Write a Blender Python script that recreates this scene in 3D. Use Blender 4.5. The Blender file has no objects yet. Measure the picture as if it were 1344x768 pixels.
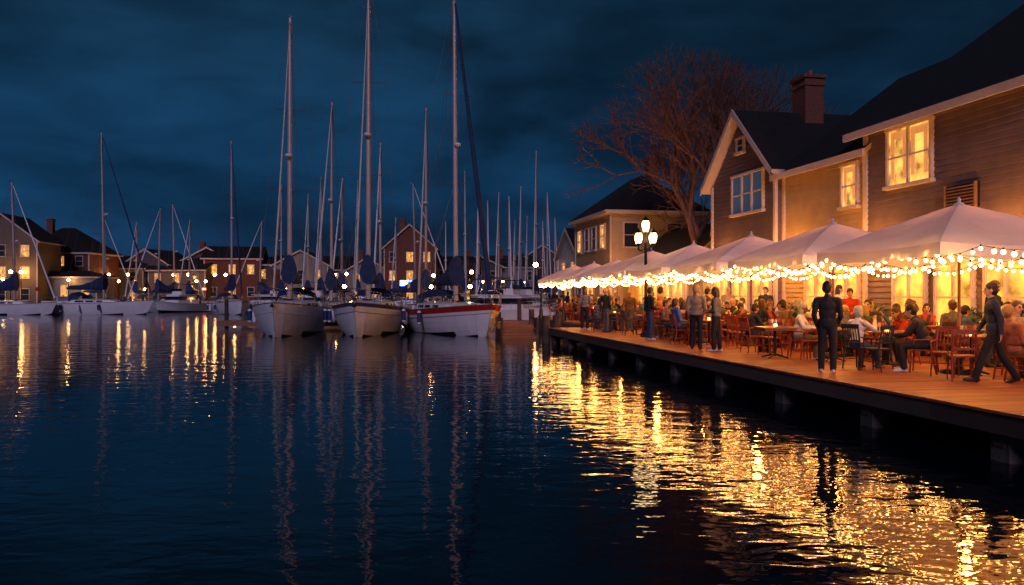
import bpy, math, random
import numpy as np
from mathutils import Vector, Matrix
R = random.Random(7)
scene = bpy.context.scene
scene.view_settings.view_transform='Standard'; scene.view_settings.look='None'; scene.view_settings.exposure=0; scene.view_settings.gamma=1
FOC = 1045.0; DECK = 0.70; CAMH = 2.24
A = math.atan(0.182)
DM = Matrix.Translation((8.34, 0, 0)) @ Matrix.Rotation(A, 4, 'Z')
DMI = DM.inverted()
def px(u, v, h=CAMH-DECK):
    d = FOC*h/(v-386.0)
    return Vector(((u-672)/FOC*d, d, CAMH-h))

# ------------------------------------------------------------ materials
MATS = {}
def mat(name, col, rough=0.6, metal=0.0, var=0.15, vscale=6.0, bump=0.0, bscale=30.0, emit=None, estr=0.0, trans=0.0, coat=0.0):
    if name in MATS: return MATS[name]
    m = bpy.data.materials.new(name); m.use_nodes = True
    nt = m.node_tree; n = nt.nodes; l = nt.links
    b = n['Principled BSDF']
    b.inputs['Roughness'].default_value = rough
    b.inputs['Metallic'].default_value = metal
    if coat: b.inputs['Coat Weight'].default_value = coat
    tc = n.new('ShaderNodeTexCoord')
    if var > 0:
        no = n.new('ShaderNodeTexNoise'); no.inputs['Scale'].default_value = vscale; no.inputs['Detail'].default_value = 5
        l.new(tc.outputs['Object'], no.inputs['Vector'])
        mr = n.new('ShaderNodeMapRange'); mr.inputs['From Min'].default_value = 0.3; mr.inputs['From Max'].default_value = 0.7
        mr.inputs['To Min'].default_value = 1-var; mr.inputs['To Max'].default_value = 1+var
        l.new(no.outputs['Fac'], mr.inputs['Value'])
        vm = n.new('ShaderNodeVectorMath'); vm.operation = 'SCALE'; vm.inputs[0].default_value = col[:3]
        l.new(mr.outputs[0], vm.inputs['Scale']); l.new(vm.outputs[0], b.inputs['Base Color'])
    else:
        b.inputs['Base Color'].default_value = (*col[:3], 1)
    if bump > 0:
        nb = n.new('ShaderNodeTexNoise'); nb.inputs['Scale'].default_value = bscale; nb.inputs['Detail'].default_value = 3
        l.new(tc.outputs['Object'], nb.inputs['Vector'])
        bp = n.new('ShaderNodeBump'); bp.inputs['Strength'].default_value = 0.7; bp.inputs['Distance'].default_value = bump
        l.new(nb.outputs['Fac'], bp.inputs['Height']); l.new(bp.outputs[0], b.inputs['Normal'])
    if emit:
        b.inputs['Emission Color'].default_value = (*emit, 1); b.inputs['Emission Strength'].default_value = estr
    if trans > 0:
        tr = n.new('ShaderNodeBsdfTranslucent'); tr.inputs['Color'].default_value = (*col[:3], 1)
        mx = n.new('ShaderNodeMixShader'); mx.inputs[0].default_value = trans
        l.new(b.outputs[0], mx.inputs[1]); l.new(tr.outputs[0], mx.inputs[2])
        l.new(mx.outputs[0], n['Material Output'].inputs['Surface'])
    MATS[name] = m
    return m
def lit_mat(name, col, strength, scale=2.5):
    if name in MATS: return MATS[name]
    m = mat(name, (0.05, 0.04, 0.03), 0.15, var=0)
    nt = m.node_tree; n = nt.nodes; l = nt.links; b = n['Principled BSDF']
    tc = n.new('ShaderNodeTexCoord')
    no = n.new('ShaderNodeTexNoise'); no.inputs['Scale'].default_value = scale; no.inputs['Detail'].default_value = 4
    l.new(tc.outputs['Object'], no.inputs['Vector'])
    r = n.new('ShaderNodeMapRange'); r.inputs['From Min'].default_value = 0.35; r.inputs['From Max'].default_value = 0.65
    r.inputs['To Min'].default_value = strength*0.25; r.inputs['To Max'].default_value = strength*1.3
    l.new(no.outputs['Fac'], r.inputs['Value']); l.new(r.outputs[0], b.inputs['Emission Strength'])
    b.inputs['Emission Color'].default_value = (*col, 1)
    m.cycles.emission_sampling='NONE'
    return m
def shingle(name, col):
    if name in MATS: return MATS[name]
    m = mat(name, col, 0.9, var=0.3, vscale=3)
    n = m.node_tree.nodes; l = m.node_tree.links
    tc = n.new('ShaderNodeTexCoord'); br = n.new('ShaderNodeTexBrick')
    br.inputs['Scale'].default_value = 3.0; br.inputs['Mortar Size'].default_value = 0.03
    bp = n.new('ShaderNodeBump'); bp.inputs['Distance'].default_value = 0.02
    l.new(tc.outputs['Object'], br.inputs['Vector']); l.new(br.outputs['Fac'], bp.inputs['Height']); bp.invert = True
    l.new(bp.outputs[0], n['Principled BSDF'].inputs['Normal'])
    return m
def plank_mat(name, col, axis=1, width=0.145):
    m = mat(name, col, 0.5, var=0)
    n = m.node_tree.nodes; l = m.node_tree.links; b = n['Principled BSDF']
    tc = n.new('ShaderNodeTexCoord'); sp = n.new('ShaderNodeSeparateXYZ'); l.new(tc.outputs['Object'], sp.inputs[0])
    d = n.new('ShaderNodeMath'); d.operation = 'DIVIDE'; d.inputs[1].default_value = width
    l.new(sp.outputs[axis], d.inputs[0]); fl = n.new('ShaderNodeMath'); fl.operation = 'FLOOR'; l.new(d.outputs[0], fl.inputs[0])
    wn = n.new('ShaderNodeTexWhiteNoise'); wn.noise_dimensions = '1D'; l.new(fl.outputs[0], wn.inputs['W'])
    mp = n.new('ShaderNodeMapping'); l.new(tc.outputs['Object'], mp.inputs[0])
    sc = [40, 40, 40]; sc[1-axis] = 2.0; mp.inputs['Scale'].default_value = sc
    no = n.new('ShaderNodeTexNoise'); no.inputs['Scale'].default_value = 1; no.inputs['Detail'].default_value = 5; l.new(mp.outputs[0], no.inputs['Vector'])
    bg = n.new('ShaderNodeTexNoise'); bg.inputs['Scale'].default_value = 0.9; bg.inputs['Detail'].default_value = 4; l.new(tc.outputs['Object'], bg.inputs['Vector'])
    ad = n.new('ShaderNodeMath'); ad.operation = 'ADD'; l.new(wn.outputs['Value'], ad.inputs[0]); l.new(no.outputs['Fac'], ad.inputs[1])
    a2 = n.new('ShaderNodeMath'); a2.operation = 'ADD'; l.new(ad.outputs[0], a2.inputs[0]); l.new(bg.outputs['Fac'], a2.inputs[1])
    mr = n.new('ShaderNodeMapRange'); mr.inputs['From Max'].default_value = 2.4; mr.inputs['From Min'].default_value = 0.5; mr.inputs['To Min'].default_value = 0.35; mr.inputs['To Max'].default_value = 1.6
    l.new(a2.outputs[0], mr.inputs['Value'])
    vm = n.new('ShaderNodeVectorMath'); vm.operation = 'SCALE'; vm.inputs[0].default_value = col
    l.new(mr.outputs[0], vm.inputs['Scale']); l.new(vm.outputs[0], b.inputs['Base Color'])
    bp = n.new('ShaderNodeBump'); bp.inputs['Distance'].default_value = 0.004; l.new(no.outputs['Fac'], bp.inputs['Height']); l.new(bp.outputs[0], b.inputs['Normal'])
    return m

WHITE = mat('white_gelcoat', (0.80, 0.79, 0.82), 0.3, var=0.07, vscale=1.5, coat=0.1)
CREAM = mat('cream_gelcoat', (0.6, 0.56, 0.5), 0.4, var=0.1)
NAVY = mat('navy_canvas', (0.012, 0.03, 0.085), 0.8, var=0.35, bump=0.03, bscale=6)
BOOT = mat('boot_stripe', (0.01, 0.015, 0.03), 0.4)
REDST = mat('red_stripe', (0.42, 0.02, 0.015), 0.35)
BLUEST = mat('blue_stripe', (0.02, 0.04, 0.14), 0.35)
ALU = mat('mast_aluminium', (0.50, 0.39, 0.35), 0.4, metal=0.1, var=0.08)
STEEL = mat('stainless', (0.6, 0.6, 0.6), 0.25, metal=0.9, var=0)
WIRE = mat('rigging_wire', (0.12, 0.12, 0.13), 0.4, metal=0.5, var=0)
TEAK = mat('teak', (0.22, 0.11, 0.05), 0.6, var=0.3)
DARKGL = mat('dark_glass', (0.01, 0.012, 0.015), 0.08, var=0)
BLACKM = mat('black_metal', (0.015, 0.015, 0.016), 0.45, metal=0.3, var=0.1)
TRIM = mat('cream_trim', (0.55, 0.45, 0.38), 0.55, var=0.08)
BULB = mat('bulb_glow', (0.9, 0.6, 0.3), 0.4, var=0, emit=(1.0, 0.45, 0.10), estr=46)
GLOBE = mat('lamp_globe', (0.9, 0.8, 0.6), 0.4, var=0, emit=(1.0, 0.62, 0.28), estr=7)
SHOREG = mat('shore_lamp_glow', (0.9, 0.8, 0.6), 0.4, var=0, emit=(1.0, 0.46, 0.14), estr=100)
BLUEG = mat('blue_sign_glow', (0.1, 0.1, 0.9), 0.4, var=0, emit=(0.03, 0.1, 1.0), estr=60)
REDG = mat('red_glow', (0.9, 0.1, 0.1), 0.4, var=0, emit=(1.0, 0.06, 0.03), estr=22)
WINLIT = lit_mat('lit_window', (1.0, 0.45, 0.08), 1.4)
WINBR = lit_mat('lit_shopfront', (1.0, 0.40, 0.05), 1.9, 1.5)
CURT = mat('lit_curtain', (0.6, 0.45, 0.3), 0.8, var=0.2, emit=(1.0, 0.36, 0.08), estr=0.45)
WINDK = mat('dark_window', (0.02, 0.03, 0.045), 0.1, var=0)
WINBL = mat('blue_window', (0.05, 0.08, 0.12), 0.1, var=0, emit=(0.2, 0.33, 0.55), estr=0.08)
ROOF = shingle('roof_shingles', (0.010, 0.009, 0.010))
BRICK = mat('brick', (0.16, 0.055, 0.035), 0.85, var=0.3, vscale=12, bump=0.01)
CHAIRW = mat('chair_wood', (0.24, 0.04, 0.014), 0.45, var=0.25, vscale=12)
CHAIRD = mat('chair_dark', (0.03, 0.028, 0.03), 0.5, var=0.2)
TABLEW = mat('table_wood', (0.26, 0.10, 0.04), 0.4, var=0.2, vscale=8)
CERAM = mat('plate', (0.75, 0.73, 0.7), 0.2, var=0)
CANDLE = mat('candle_glow', (0.9, 0.5, 0.2), 0.5, var=0, emit=(1, 0.45, 0.1), estr=10)
GLASSM = mat('drink', (0.5, 0.2, 0.05), 0.1, var=0)
CANOPY = mat('canopy_canvas', (0.74, 0.70, 0.80), 0.8, var=0.08, vscale=1.2, bump=0.05, bscale=2.2, trans=0.22)
for m_ in (CURT,WINBL,CANDLE,REDG): m_.cycles.emission_sampling='NONE'
CONC = mat('concrete', (0.08, 0.065, 0.055), 0.85, var=0.3, vscale=2, bump=0.02, bscale=8)
PILE = mat('wood_pile', (0.07, 0.045, 0.03), 0.8, var=0.4, vscale=3, bump=0.02, bscale=10)
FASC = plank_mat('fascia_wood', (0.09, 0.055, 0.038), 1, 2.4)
DECKW = plank_mat('deck_planks', (0.30, 0.085, 0.036), 1, 0.145)
GROUND = mat('ground_earth', (0.05, 0.045, 0.04), 0.95, var=0.3, vscale=0.3, bump=0.03, bscale=3)
BARK = mat('bark', (0.14, 0.065, 0.045), 0.9, var=0.3, vscale=4)
LEAF = mat('leaf', (0.05, 0.09, 0.03), 0.7, var=0.4, vscale=5)
FARLEAF = mat('far_foliage', (0.03, 0.035, 0.025), 0.9, var=0.5, vscale=0.5)
POT = mat('terracotta', (0.25, 0.1, 0.06), 0.8)

# ------------------------------------------------------------ mesh builder
def _ico():
    t = (1+5**0.5)/2
    v = [(-1,t,0),(1,t,0),(-1,-t,0),(1,-t,0),(0,-1,t),(0,1,t),(0,-1,-t),(0,1,-t),(t,0,-1),(t,0,1),(-t,0,-1),(-t,0,1)]
    f = [(0,11,5),(0,5,1),(0,1,7),(0,7,10),(0,10,11),(1,5,9),(5,11,4),(11,10,2),(10,7,6),(7,1,8),(3,9,4),(3,4,2),(3,2,6),(3,6,8),(3,8,9),(4,9,5),(2,4,11),(6,2,10),(8,6,7),(9,8,1)]
    return [Vector(a).normalized() for a in v], f
ICO_V, ICO_F = _ico()
OCT_V=[Vector(a) for a in ((1,0,0),(-1,0,0),(0,1,0),(0,-1,0),(0,0,1),(0,0,-1))]; OCT_F=[(0,2,4),(2,1,4),(1,3,4),(3,0,4),(2,0,5),(1,2,5),(3,1,5),(0,3,5)]
class MB:
    def __init__(s): s.v=[]; s.f=[]; s.m=[]; s.s=[]; s.mats=[]
    def mi(s, m):
        if m not in s.mats: s.mats.append(m)
        return s.mats.index(m)
    def add(s, vs, fs, m, smooth=False):
        o = len(s.v); k = s.mi(m)
        s.v.extend([tuple(a) for a in vs])
        for f in fs: s.f.append(tuple(i+o for i in f)); s.m.append(k); s.s.append(smooth)
    def box(s, c, d, m, rz=0.0, taper=1.0):
        x,y,z = d[0]/2, d[1]/2, d[2]/2
        vs=[]
        for sz in (-1,1):
            k = taper if sz>0 else 1
            for sx,sy in ((-1,-1),(1,-1),(1,1),(-1,1)):
                a,b = sx*x*k, sy*y*k
                vs.append((c[0]+a*math.cos(rz)-b*math.sin(rz), c[1]+a*math.sin(rz)+b*math.cos(rz), c[2]+sz*z))
        s.add(vs, [(3,2,1,0),(4,5,6,7),(0,1,5,4),(1,2,6,5),(2,3,7,6),(3,0,4,7)], m)
    def tube(s, p, q, r1, r2, m, seg=6, caps=True, smooth=True):
        p=Vector(p); q=Vector(q); d=(q-p)
        if d.length<1e-6: return
        d.normalize(); a = d.orthogonal().normalized(); b = d.cross(a)
        vs=[]
        for c,r in ((p,r1),(q,r2)):
            for i in range(seg):
                t=2*math.pi*i/seg; vs.append(c+a*(r*math.cos(t))+b*(r*math.sin(t)))
        fs=[(i,(i+1)%seg,seg+(i+1)%seg,seg+i) for i in range(seg)]
        s.add(vs, fs, m, smooth)
        if caps: s.add(vs, [tuple(range(seg-1,-1,-1)), tuple(range(seg,2*seg))], m)
    def path(s, pts, r, m, seg=5):
        for i in range(len(pts)-1): s.tube(pts[i], pts[i+1], r, r, m, seg, caps=False)
    def ball(s, c, r, m, seg=10, rings=7):
        if not hasattr(r,'__len__'): r=(r,r,r)
        vs=[(c[0],c[1],c[2]-r[2])]
        for i in range(1,rings):
            ph=-math.pi/2+math.pi*i/rings
            for j in range(seg):
                t=2*math.pi*j/seg
                vs.append((c[0]+r[0]*math.cos(ph)*math.cos(t), c[1]+r[1]*math.cos(ph)*math.sin(t), c[2]+r[2]*math.sin(ph)))
        vs.append((c[0],c[1],c[2]+r[2])); top=len(vs)-1; fs=[]
        for j in range(seg): fs.append((0,1+(j+1)%seg,1+j)); fs.append((top, top-seg+j, top-seg+(j+1)%seg))
        for i in range(rings-2):
            for j in range(seg):
                a=1+i*seg+j; b=1+i*seg+(j+1)%seg; fs.append((a,b,b+seg,a+seg))
        s.add(vs, fs, m, True)
    def ico(s, c, r, m, low=False):
        c=Vector(c)
        if low: s.add([c+v*r*1.12 for v in OCT_V], OCT_F, m, True)
        else: s.add([c+v*r for v in ICO_V], ICO_F, m, True)
    def lathe(s, c, prof, m, seg=12):
        vs=[]
        for r,z in prof:
            for j in range(seg):
                t=2*math.pi*j/seg; vs.append((c[0]+r*math.cos(t), c[1]+r*math.sin(t), c[2]+z))
        fs=[]
        for i in range(len(prof)-1):
            for j in range(seg):
                a=i*seg+j; b=i*seg+(j+1)%seg; fs.append((a,b,b+seg,a+seg))
        s.add(vs, fs, m, True)
        s.add(vs, [tuple(range(seg-1,-1,-1)), tuple(range((len(prof)-1)*seg, len(prof)*seg))], m)
    def poly(s, pts, m, smooth=False): s.add(pts, [tuple(range(len(pts)))], m, smooth)
    def mesh(s, name):
        me = bpy.data.meshes.new(name); me.from_pydata(s.v, [], s.f)
        for m in s.mats: me.materials.append(m)
        me.polygons.foreach_set('material_index', s.m); me.polygons.foreach_set('use_smooth', s.s); me.update()
        return me
    def obj(s, name, M=None, parent=None): return place(name, s.mesh(name), M, parent)
def place(name, me, M=None, parent=None):
    o = bpy.data.objects.new(name, me); scene.collection.objects.link(o)
    if parent is not None: o.parent = parent
    elif M is not None: o.matrix_world = M
    return o
def empty(name, M):
    o = bpy.data.objects.new(name, None); scene.collection.objects.link(o); o.matrix_world = M; o.empty_display_size=0.3; return o
def T(x,y,z=0,rz=0): return Matrix.Translation((x,y,z)) @ Matrix.Rotation(rz,4,'Z')

# ------------------------------------------------------------ world
w = bpy.data.worlds.new("World"); scene.world = w; w.use_nodes = True
n = w.node_tree.nodes; l = w.node_tree.links; n.clear()
out = n.new('ShaderNodeOutputWorld'); bg1 = n.new('ShaderNodeBackground'); bg2 = n.new('ShaderNodeBackground'); add = n.new('ShaderNodeAddShader')
sky = n.new('ShaderNodeTexSky'); sky.sky_type='NISHITA'; sky.sun_disc=False
sky.sun_elevation = math.radians(1.0); sky.sun_rotation = math.radians(215)
l.new(sky.outputs[0], bg1.inputs[0]); bg1.inputs[1].default_value = 0.0008
tc = n.new('ShaderNodeTexCoord'); sp = n.new('ShaderNodeSeparateXYZ'); l.new(tc.outputs['Generated'], sp.inputs[0])
cr = n.new('ShaderNodeValToRGB'); l.new(sp.outputs['Z'], cr.inputs[0])
e = cr.color_ramp.elements
e[0].position=0.0; e[0].color=(0.0075,0.030,0.082,1)
e[1].position=1.0; e[1].color=(0.0020,0.008,0.018,1)
x=e.new(0.12); x.color=(0.0038,0.029,0.076,1)
x=e.new(0.30); x.color=(0.0040,0.021,0.048,1)
def skynoise(sx,sz,scale,det,dist,f0,f1,t0,t1_,loc=(0.3,0.2,0.1)):
    mp = n.new('ShaderNodeMapping'); mp.inputs['Scale'].default_value=(sx,sx,sz); mp.inputs['Location'].default_value=loc; mp.inputs['Rotation'].default_value=(0.06,0.12,0)
    l.new(tc.outputs['Generated'], mp.inputs[0])
    no = n.new('ShaderNodeTexNoise'); no.inputs['Scale'].default_value=scale; no.inputs['Detail'].default_value=det; no.inputs['Roughness'].default_value=0.5; no.inputs['Distortion'].default_value=dist
    l.new(mp.outputs[0], no.inputs['Vector'])
    mr = n.new('ShaderNodeMapRange'); mr.interpolation_type='SMOOTHSTEP'
    mr.inputs['From Min'].default_value=f0; mr.inputs['From Max'].default_value=f1; mr.inputs['To Min'].default_value=t0; mr.inputs['To Max'].default_value=t1_
    l.new(no.outputs['Fac'], mr.inputs['Value']); return mr
c1=skynoise(1.2,3.0,1.9,6,0.4,0.34,0.64,0.50,1.42); c2=skynoise(1.5,4.5,4.2,6,0.6,0.3,0.7,0.82,1.2)
cm=n.new('ShaderNodeMath'); cm.operation='MULTIPLY'; l.new(c1.outputs[0],cm.inputs[0]); l.new(c2.outputs[0],cm.inputs[1])
vm = n.new('ShaderNodeVectorMath'); vm.operation='SCALE'; l.new(cr.outputs[0], vm.inputs[0]); l.new(cm.outputs[0], vm.inputs['Scale'])
mx = n.new('ShaderNodeMapRange'); mx.inputs['From Min'].default_value=-0.1; mx.inputs['From Max'].default_value=0.6; mx.inputs['To Min'].default_value=1.15; mx.inputs['To Max'].default_value=0.5
l.new(sp.outputs['X'], mx.inputs['Value'])
vm2 = n.new('ShaderNodeVectorMath'); vm2.operation='SCALE'; l.new(vm.outputs[0], vm2.inputs[0]); l.new(mx.outputs[0], vm2.inputs['Scale'])
l.new(vm2.outputs[0], bg2.inputs[0]); bg2.inputs[1].default_value=1.0
l.new(bg1.outputs[0], add.inputs[0]); l.new(bg2.outputs[0], add.inputs[1]); l.new(add.outputs[0], out.inputs[0])

sd = bpy.data.lights.new('dusk_light','SUN'); sd.energy=0.88; sd.angle=math.radians(12); sd.color=(0.80,0.64,1.0)
so = bpy.data.objects.new('dusk_light', sd); scene.collection.objects.link(so)
so.rotation_euler = Vector((0.10, 0.90, -0.40)).to_track_quat('-Z','Y').to_euler()

cam = bpy.data.cameras.new('camera'); co = bpy.data.objects.new('camera', cam); scene.collection.objects.link(co)
cam.sensor_width=36; cam.lens=28.0; cam.shift_y = 2/1344; cam.clip_end=5000; cam.clip_start=0.1
co.location=(0,0,CAMH); co.rotation_euler=(math.radians(90),0,0); scene.camera=co

# ------------------------------------------------------------ water
wm = bpy.data.materials.new('water'); wm.use_nodes=True
n=wm.node_tree.nodes; l=wm.node_tree.links; b=n['Principled BSDF']
b.inputs['Base Color'].default_value=(0.0015,0.005,0.010,1); b.inputs['Roughness'].default_value=0.02; b.inputs['IOR'].default_value=1.36
tc=n.new('ShaderNodeTexCoord')
def wnoise(scale, sx, sy, rot, det, dist):
    mp=n.new('ShaderNodeMapping'); mp.inputs['Scale'].default_value=(sx,sy,1); mp.inputs['Rotation'].default_value=(0,0,rot); l.new(tc.outputs['Object'],mp.inputs[0])
    t=n.new('ShaderNodeTexNoise'); t.inputs['Scale'].default_value=scale; t.inputs['Detail'].default_value=det; t.inputs['Distortion'].default_value=dist; t.inputs['Roughness'].default_value=0.5
    l.new(mp.outputs[0],t.inputs['Vector']); return t
t1=wnoise(1.5,0.7,1.25,0.2,2,0.5); t2=wnoise(5.2,0.7,1.2,-0.25,2,0.5); t3=wnoise(0.09,1,1,0,2,0)
m1=n.new('ShaderNodeMath'); m1.operation='MULTIPLY'; m1.inputs[1].default_value=0.019; l.new(t1.outputs['Fac'],m1.inputs[0])
m2=n.new('ShaderNodeMath'); m2.operation='MULTIPLY'; m2.inputs[1].default_value=0.0055; l.new(t2.outputs['Fac'],m2.inputs[0])
r3=n.new('ShaderNodeMapRange'); r3.inputs['From Min'].default_value=0.35; r3.inputs['From Max'].default_value=0.65; r3.inputs['To Min'].default_value=0.55; r3.inputs['To Max'].default_value=1.15; l.new(t3.outputs['Fac'],r3.inputs['Value'])
m3=n.new('ShaderNodeMath'); m3.operation='ADD'; l.new(m1.outputs[0],m3.inputs[0]); l.new(m2.outputs[0],m3.inputs[1])
m4=n.new('ShaderNodeMath'); m4.operation='MULTIPLY'; l.new(m3.outputs[0],m4.inputs[0]); l.new(r3.outputs[0],m4.inputs[1])
bp=n.new('ShaderNodeBump'); bp.inputs['Strength'].default_value=1; bp.inputs['Distance'].default_value=1; l.new(m4.outputs[0],bp.inputs['Height']); l.new(bp.outputs[0],b.inputs['Normal'])
mb=MB(); mb.poly([(-1500,-300,0),(1500,-300,0),(1500,2500,0),(-1500,2500,0)],wm); mb.obj('water')

# ------------------------------------------------------------ ground
mb=MB()
def slab(pts, z, zb=-1.0, m=GROUND, mside=CONC):
    mb.poly([(p[0],p[1],z) for p in pts], m)
    for i in range(len(pts)):
        a=pts[i]; c=pts[(i+1)%len(pts)]
        mb.poly([(a[0],a[1],zb),(c[0],c[1],zb),(c[0],c[1],z),(a[0],a[1],z)], mside)
lp=[DM@Vector(p) for p in ((4.6,-60,0),(600,-60,0),(600,66,0),(5.2,66,0),(5.2,53,0),(2.6,53,0),(2.6,37.4,0),(4.6,37.4,0))]
slab(lp,0.62)
slab([(-1400,124),(1400,124),(1400,2400),(-1400,2400)],0.60)
slab([(-140,98),(-60,104),(-52,124.5),(-140,124.5)],0.59)
mb.obj('ground')

# ------------------------------------------------------------ boardwalk
par=empty('wooden_boardwalk', DM)
mb=MB(); s_=-8.0
while s_<37.0:
    mb.box((3.47+R.uniform(-.006,.006), s_+0.0725, DECK-0.02+R.uniform(-.0015,.0015)), (7.02,0.134,0.04), DECKW); s_+=0.145
while s_<53.0:
    mb.box((4.9, s_+0.0725, DECK-0.02), (4.2,0.138,0.04), DECKW); s_+=0.145
mb.obj('planks',parent=par)
mb=MB()
for k in range(19):
    s0=-8+k*2.4
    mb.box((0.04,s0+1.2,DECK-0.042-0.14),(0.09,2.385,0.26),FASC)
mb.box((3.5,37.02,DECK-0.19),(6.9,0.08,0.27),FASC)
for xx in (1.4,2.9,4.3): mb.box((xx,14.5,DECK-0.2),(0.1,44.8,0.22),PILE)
mb.obj('fascia_beam',parent=par)
mb=MB()
for k in range(16):
    s0=-6.6+k*2.9
    if s0>37: break
    for xx in (0.28,2.2): mb.box((xx,s0,-0.35),(0.34,0.34,1.72),CONC,taper=0.94)
    mb.box((2.3,s0,DECK-0.42),(4.4,0.2,0.16),PILE)
for (xx,ss) in ((-0.18,36.9),(0.4,37.3),(2.4,45),(2.4,52.6)):
    mb.tube((xx,ss,-1),(xx,ss,DECK+0.55),0.2,0.18,PILE,10)
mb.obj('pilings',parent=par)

mb=MB()
for k in range(5):
    mb.box((0,0.35*k,0.1+0.12*k),(1.9,0.5,0.1),TABLEW)
    mb.box((0,0.35*k-0.2,0.03+0.12*k),(1.84,0.05,0.12),TEAK)
mb.box((-0.9,0.8,0.2),(0.1,1.9,0.5),PILE); mb.box((0.9,0.8,0.2),(0.1,1.9,0.5),PILE)
for a in (-0.9,0.9):
    for c in (-0.2,1.8): mb.tube((a,c,-0.8),(a,c,1.05),0.07,0.065,PILE,8)
    mb.tube((a,-0.2,1.0),(a,1.8,1.02),0.03,0.03,PILE)
mb.obj('wooden_landing_steps',T(0.35,40.3,0,0.15))

# ------------------------------------------------------------ houses
def clap(mb, P, U, N, lenf, z0, z1, m, h=0.15):
    z=z0
    while z<z1-0.01:
        zt=min(z+h,z1); a0,b0=lenf(z); a1,b1=lenf(zt)
        if b1-a1<0.02: break
        q=lambda a,zz,o: P+U*a+N*o+Vector((0,0,zz))
        mb.poly([q(a0,z,0.042),q(b0,z,0.042),q(b1,zt,0.004),q(a1,zt,0.004)],m)
        mb.poly([q(a0,z,0.0),q(b0,z,0.0),q(b0,z,0.042),q(a0,z,0.042)],m)
        z=zt
def house(name, M, w0,w1,s0,s1,z0,ze,zr,kind,wallm,wins=(),over=0.35,chim=None,roofm=ROOF,trim=TRIM,course=0.17):
    par=empty(name,M); X=Vector((1,0,0)); Y=Vector((0,1,0))
    wb=MB(); sm=(s0+s1)/2; wmid=(w0+w1)/2
    def fr(z):
        if kind=='w' and z>ze:
            f=(z-ze)/(zr-ze)*(s1-s0)/2; return (s0+f,s1-f)
        return (s0,s1)
    def nr(z):
        if kind=='s' and z>ze:
            f=(z-ze)/(zr-ze)*(w1-w0)/2; return (w0+f,w1-f)
        return (w0,w1)
    zf=zr if kind=='w' else ze; zn=zr if kind=='s' else ze
    clap(wb,Vector((w0,0,0)),Y,-X,fr,z0,zf,wallm,course)
    clap(wb,Vector((w1,0,0)),Y,X,fr,z0,zf,wallm,course)
    clap(wb,Vector((0,s0,0)),X,-Y,nr,z0,zn,wallm,course)
    clap(wb,Vector((0,s1,0)),X,Y,nr,z0,zn,wallm,course)
    wb.box((wmid,sm,(z0+ze)/2),(w1-w0-0.02,s1-s0-0.02,ze-z0),wallm)
    wb.obj('walls',parent=par)
    rb=MB(); tb=MB(); th=0.16
    def rslab(a,b,c,d):
        rb.poly([a,b,c,d],roofm); k=Vector((0,0,-th)); rb.poly([d+k,c+k,b+k,a+k],trim)
        for p,q in ((a,b),(b,c),(c,d),(d,a)): rb.poly([p+k,q+k,q,p],trim)
    V=lambda a,b,c: Vector((a,b,c))
    if kind=='s':
        sl=(zr-ze)/((w1-w0)/2); zo=ze-sl*over; t=0.12+th
        rslab(V(w0-over,s0-over,zo+t),V(w0-over,s1+over,zo+t),V(wmid,s1+over,zr+t),V(wmid,s0-over,zr+t))
        rslab(V(wmid,s0-over,zr+t),V(wmid,s1+over,zr+t),V(w1+over,s1+over,zo+t),V(w1+over,s0-over,zo+t))
        tb.box((w0-over-0.03,sm,zo+t-0.10),(0.06,s1-s0+2*over+0.1,0.22),trim)
        tb.box((w0-over/2,sm,ze-0.02),(over-0.04,s1-s0,0.05),trim)
    elif kind=='w':
        sl=(zr-ze)/((s1-s0)/2); zo=ze-sl*over; t=0.12+th
        rslab(V(w0-over,s0-over,zo+t),V(w0-over,sm,zr+t),V(w1+over,sm,zr+t),V(w1+over,s0-over,zo+t))
        rslab(V(w0-over,sm,zr+t),V(w0-over,s1+over,zo+t),V(w1+over,s1+over,zo+t),V(w1+over,sm,zr+t))
        for sg,se in ((1,s0-over),(-1,s1+over)):
            a=V(w0-over-0.06,se,zo+t+0.02); c=V(w0-over-0.06,sm,zr+t+0.02); k=V(0,0,-0.26); o=V(0.055,0,0)
            tb.poly([a,c,c+k,a+k] if sg<0 else [a+k,c+k,c,a],trim); tb.poly([a+o,c+o,c,a],trim); tb.poly([a+k,c+k,c+k+o,a+k+o],trim)
    else:
        hw=(w1-w0)/2; hs=(s1-s0)/2; t=0.1; A0,A1,B0,B1=w0-over,w1+over,s0-over,s1+over
        if hs>hw: r0,r1=V(wmid,s0+hw,zr),V(wmid,s1-hw,zr)
        else: r0,r1=V(w0+hs,sm,zr),V(w1-hs,sm,zr)
        c=[V(A0,B0,ze+t),V(A1,B0,ze+t),V(A1,B1,ze+t),V(A0,B1,ze+t)]
        if hs>hw:
            rb.poly([c[0],c[1],r0],roofm); rb.poly([c[1],c[2],r1,r0],roofm); rb.poly([c[2],c[3],r1],roofm); rb.poly([c[3],c[0],r0,r1],roofm)
        else:
            rb.poly([c[0],c[1],r1,r0],roofm); rb.poly([c[1],c[2],r1],roofm); rb.poly([c[2],c[3],r0,r1],roofm); rb.poly([c[3],c[0],r0],roofm)
        tb.box((wmid,sm,ze-0.02),(A1-A0,B1-B0,0.22),trim)
    if chim:
        cx,cy,ct,cwid=chim
        rb.box((cx,cy,(ze+ct)/2),(cwid*0.8,cwid,ct-ze),BRICK); rb.box((cx,cy,ct-0.25),(cwid*0.8+0.14,cwid+0.14,0.14),BRICK); rb.box((cx,cy,ct+0.05),(cwid*0.8+0.2,cwid+0.2,0.12),BRICK)
        for q in (-0.2,0.2): rb.tube((cx,cy+q*cwid,ct+0.1),(cx,cy+q*cwid,ct+0.35),0.1,0.09,POT,8)
    rb.obj('roof',parent=par)
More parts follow.
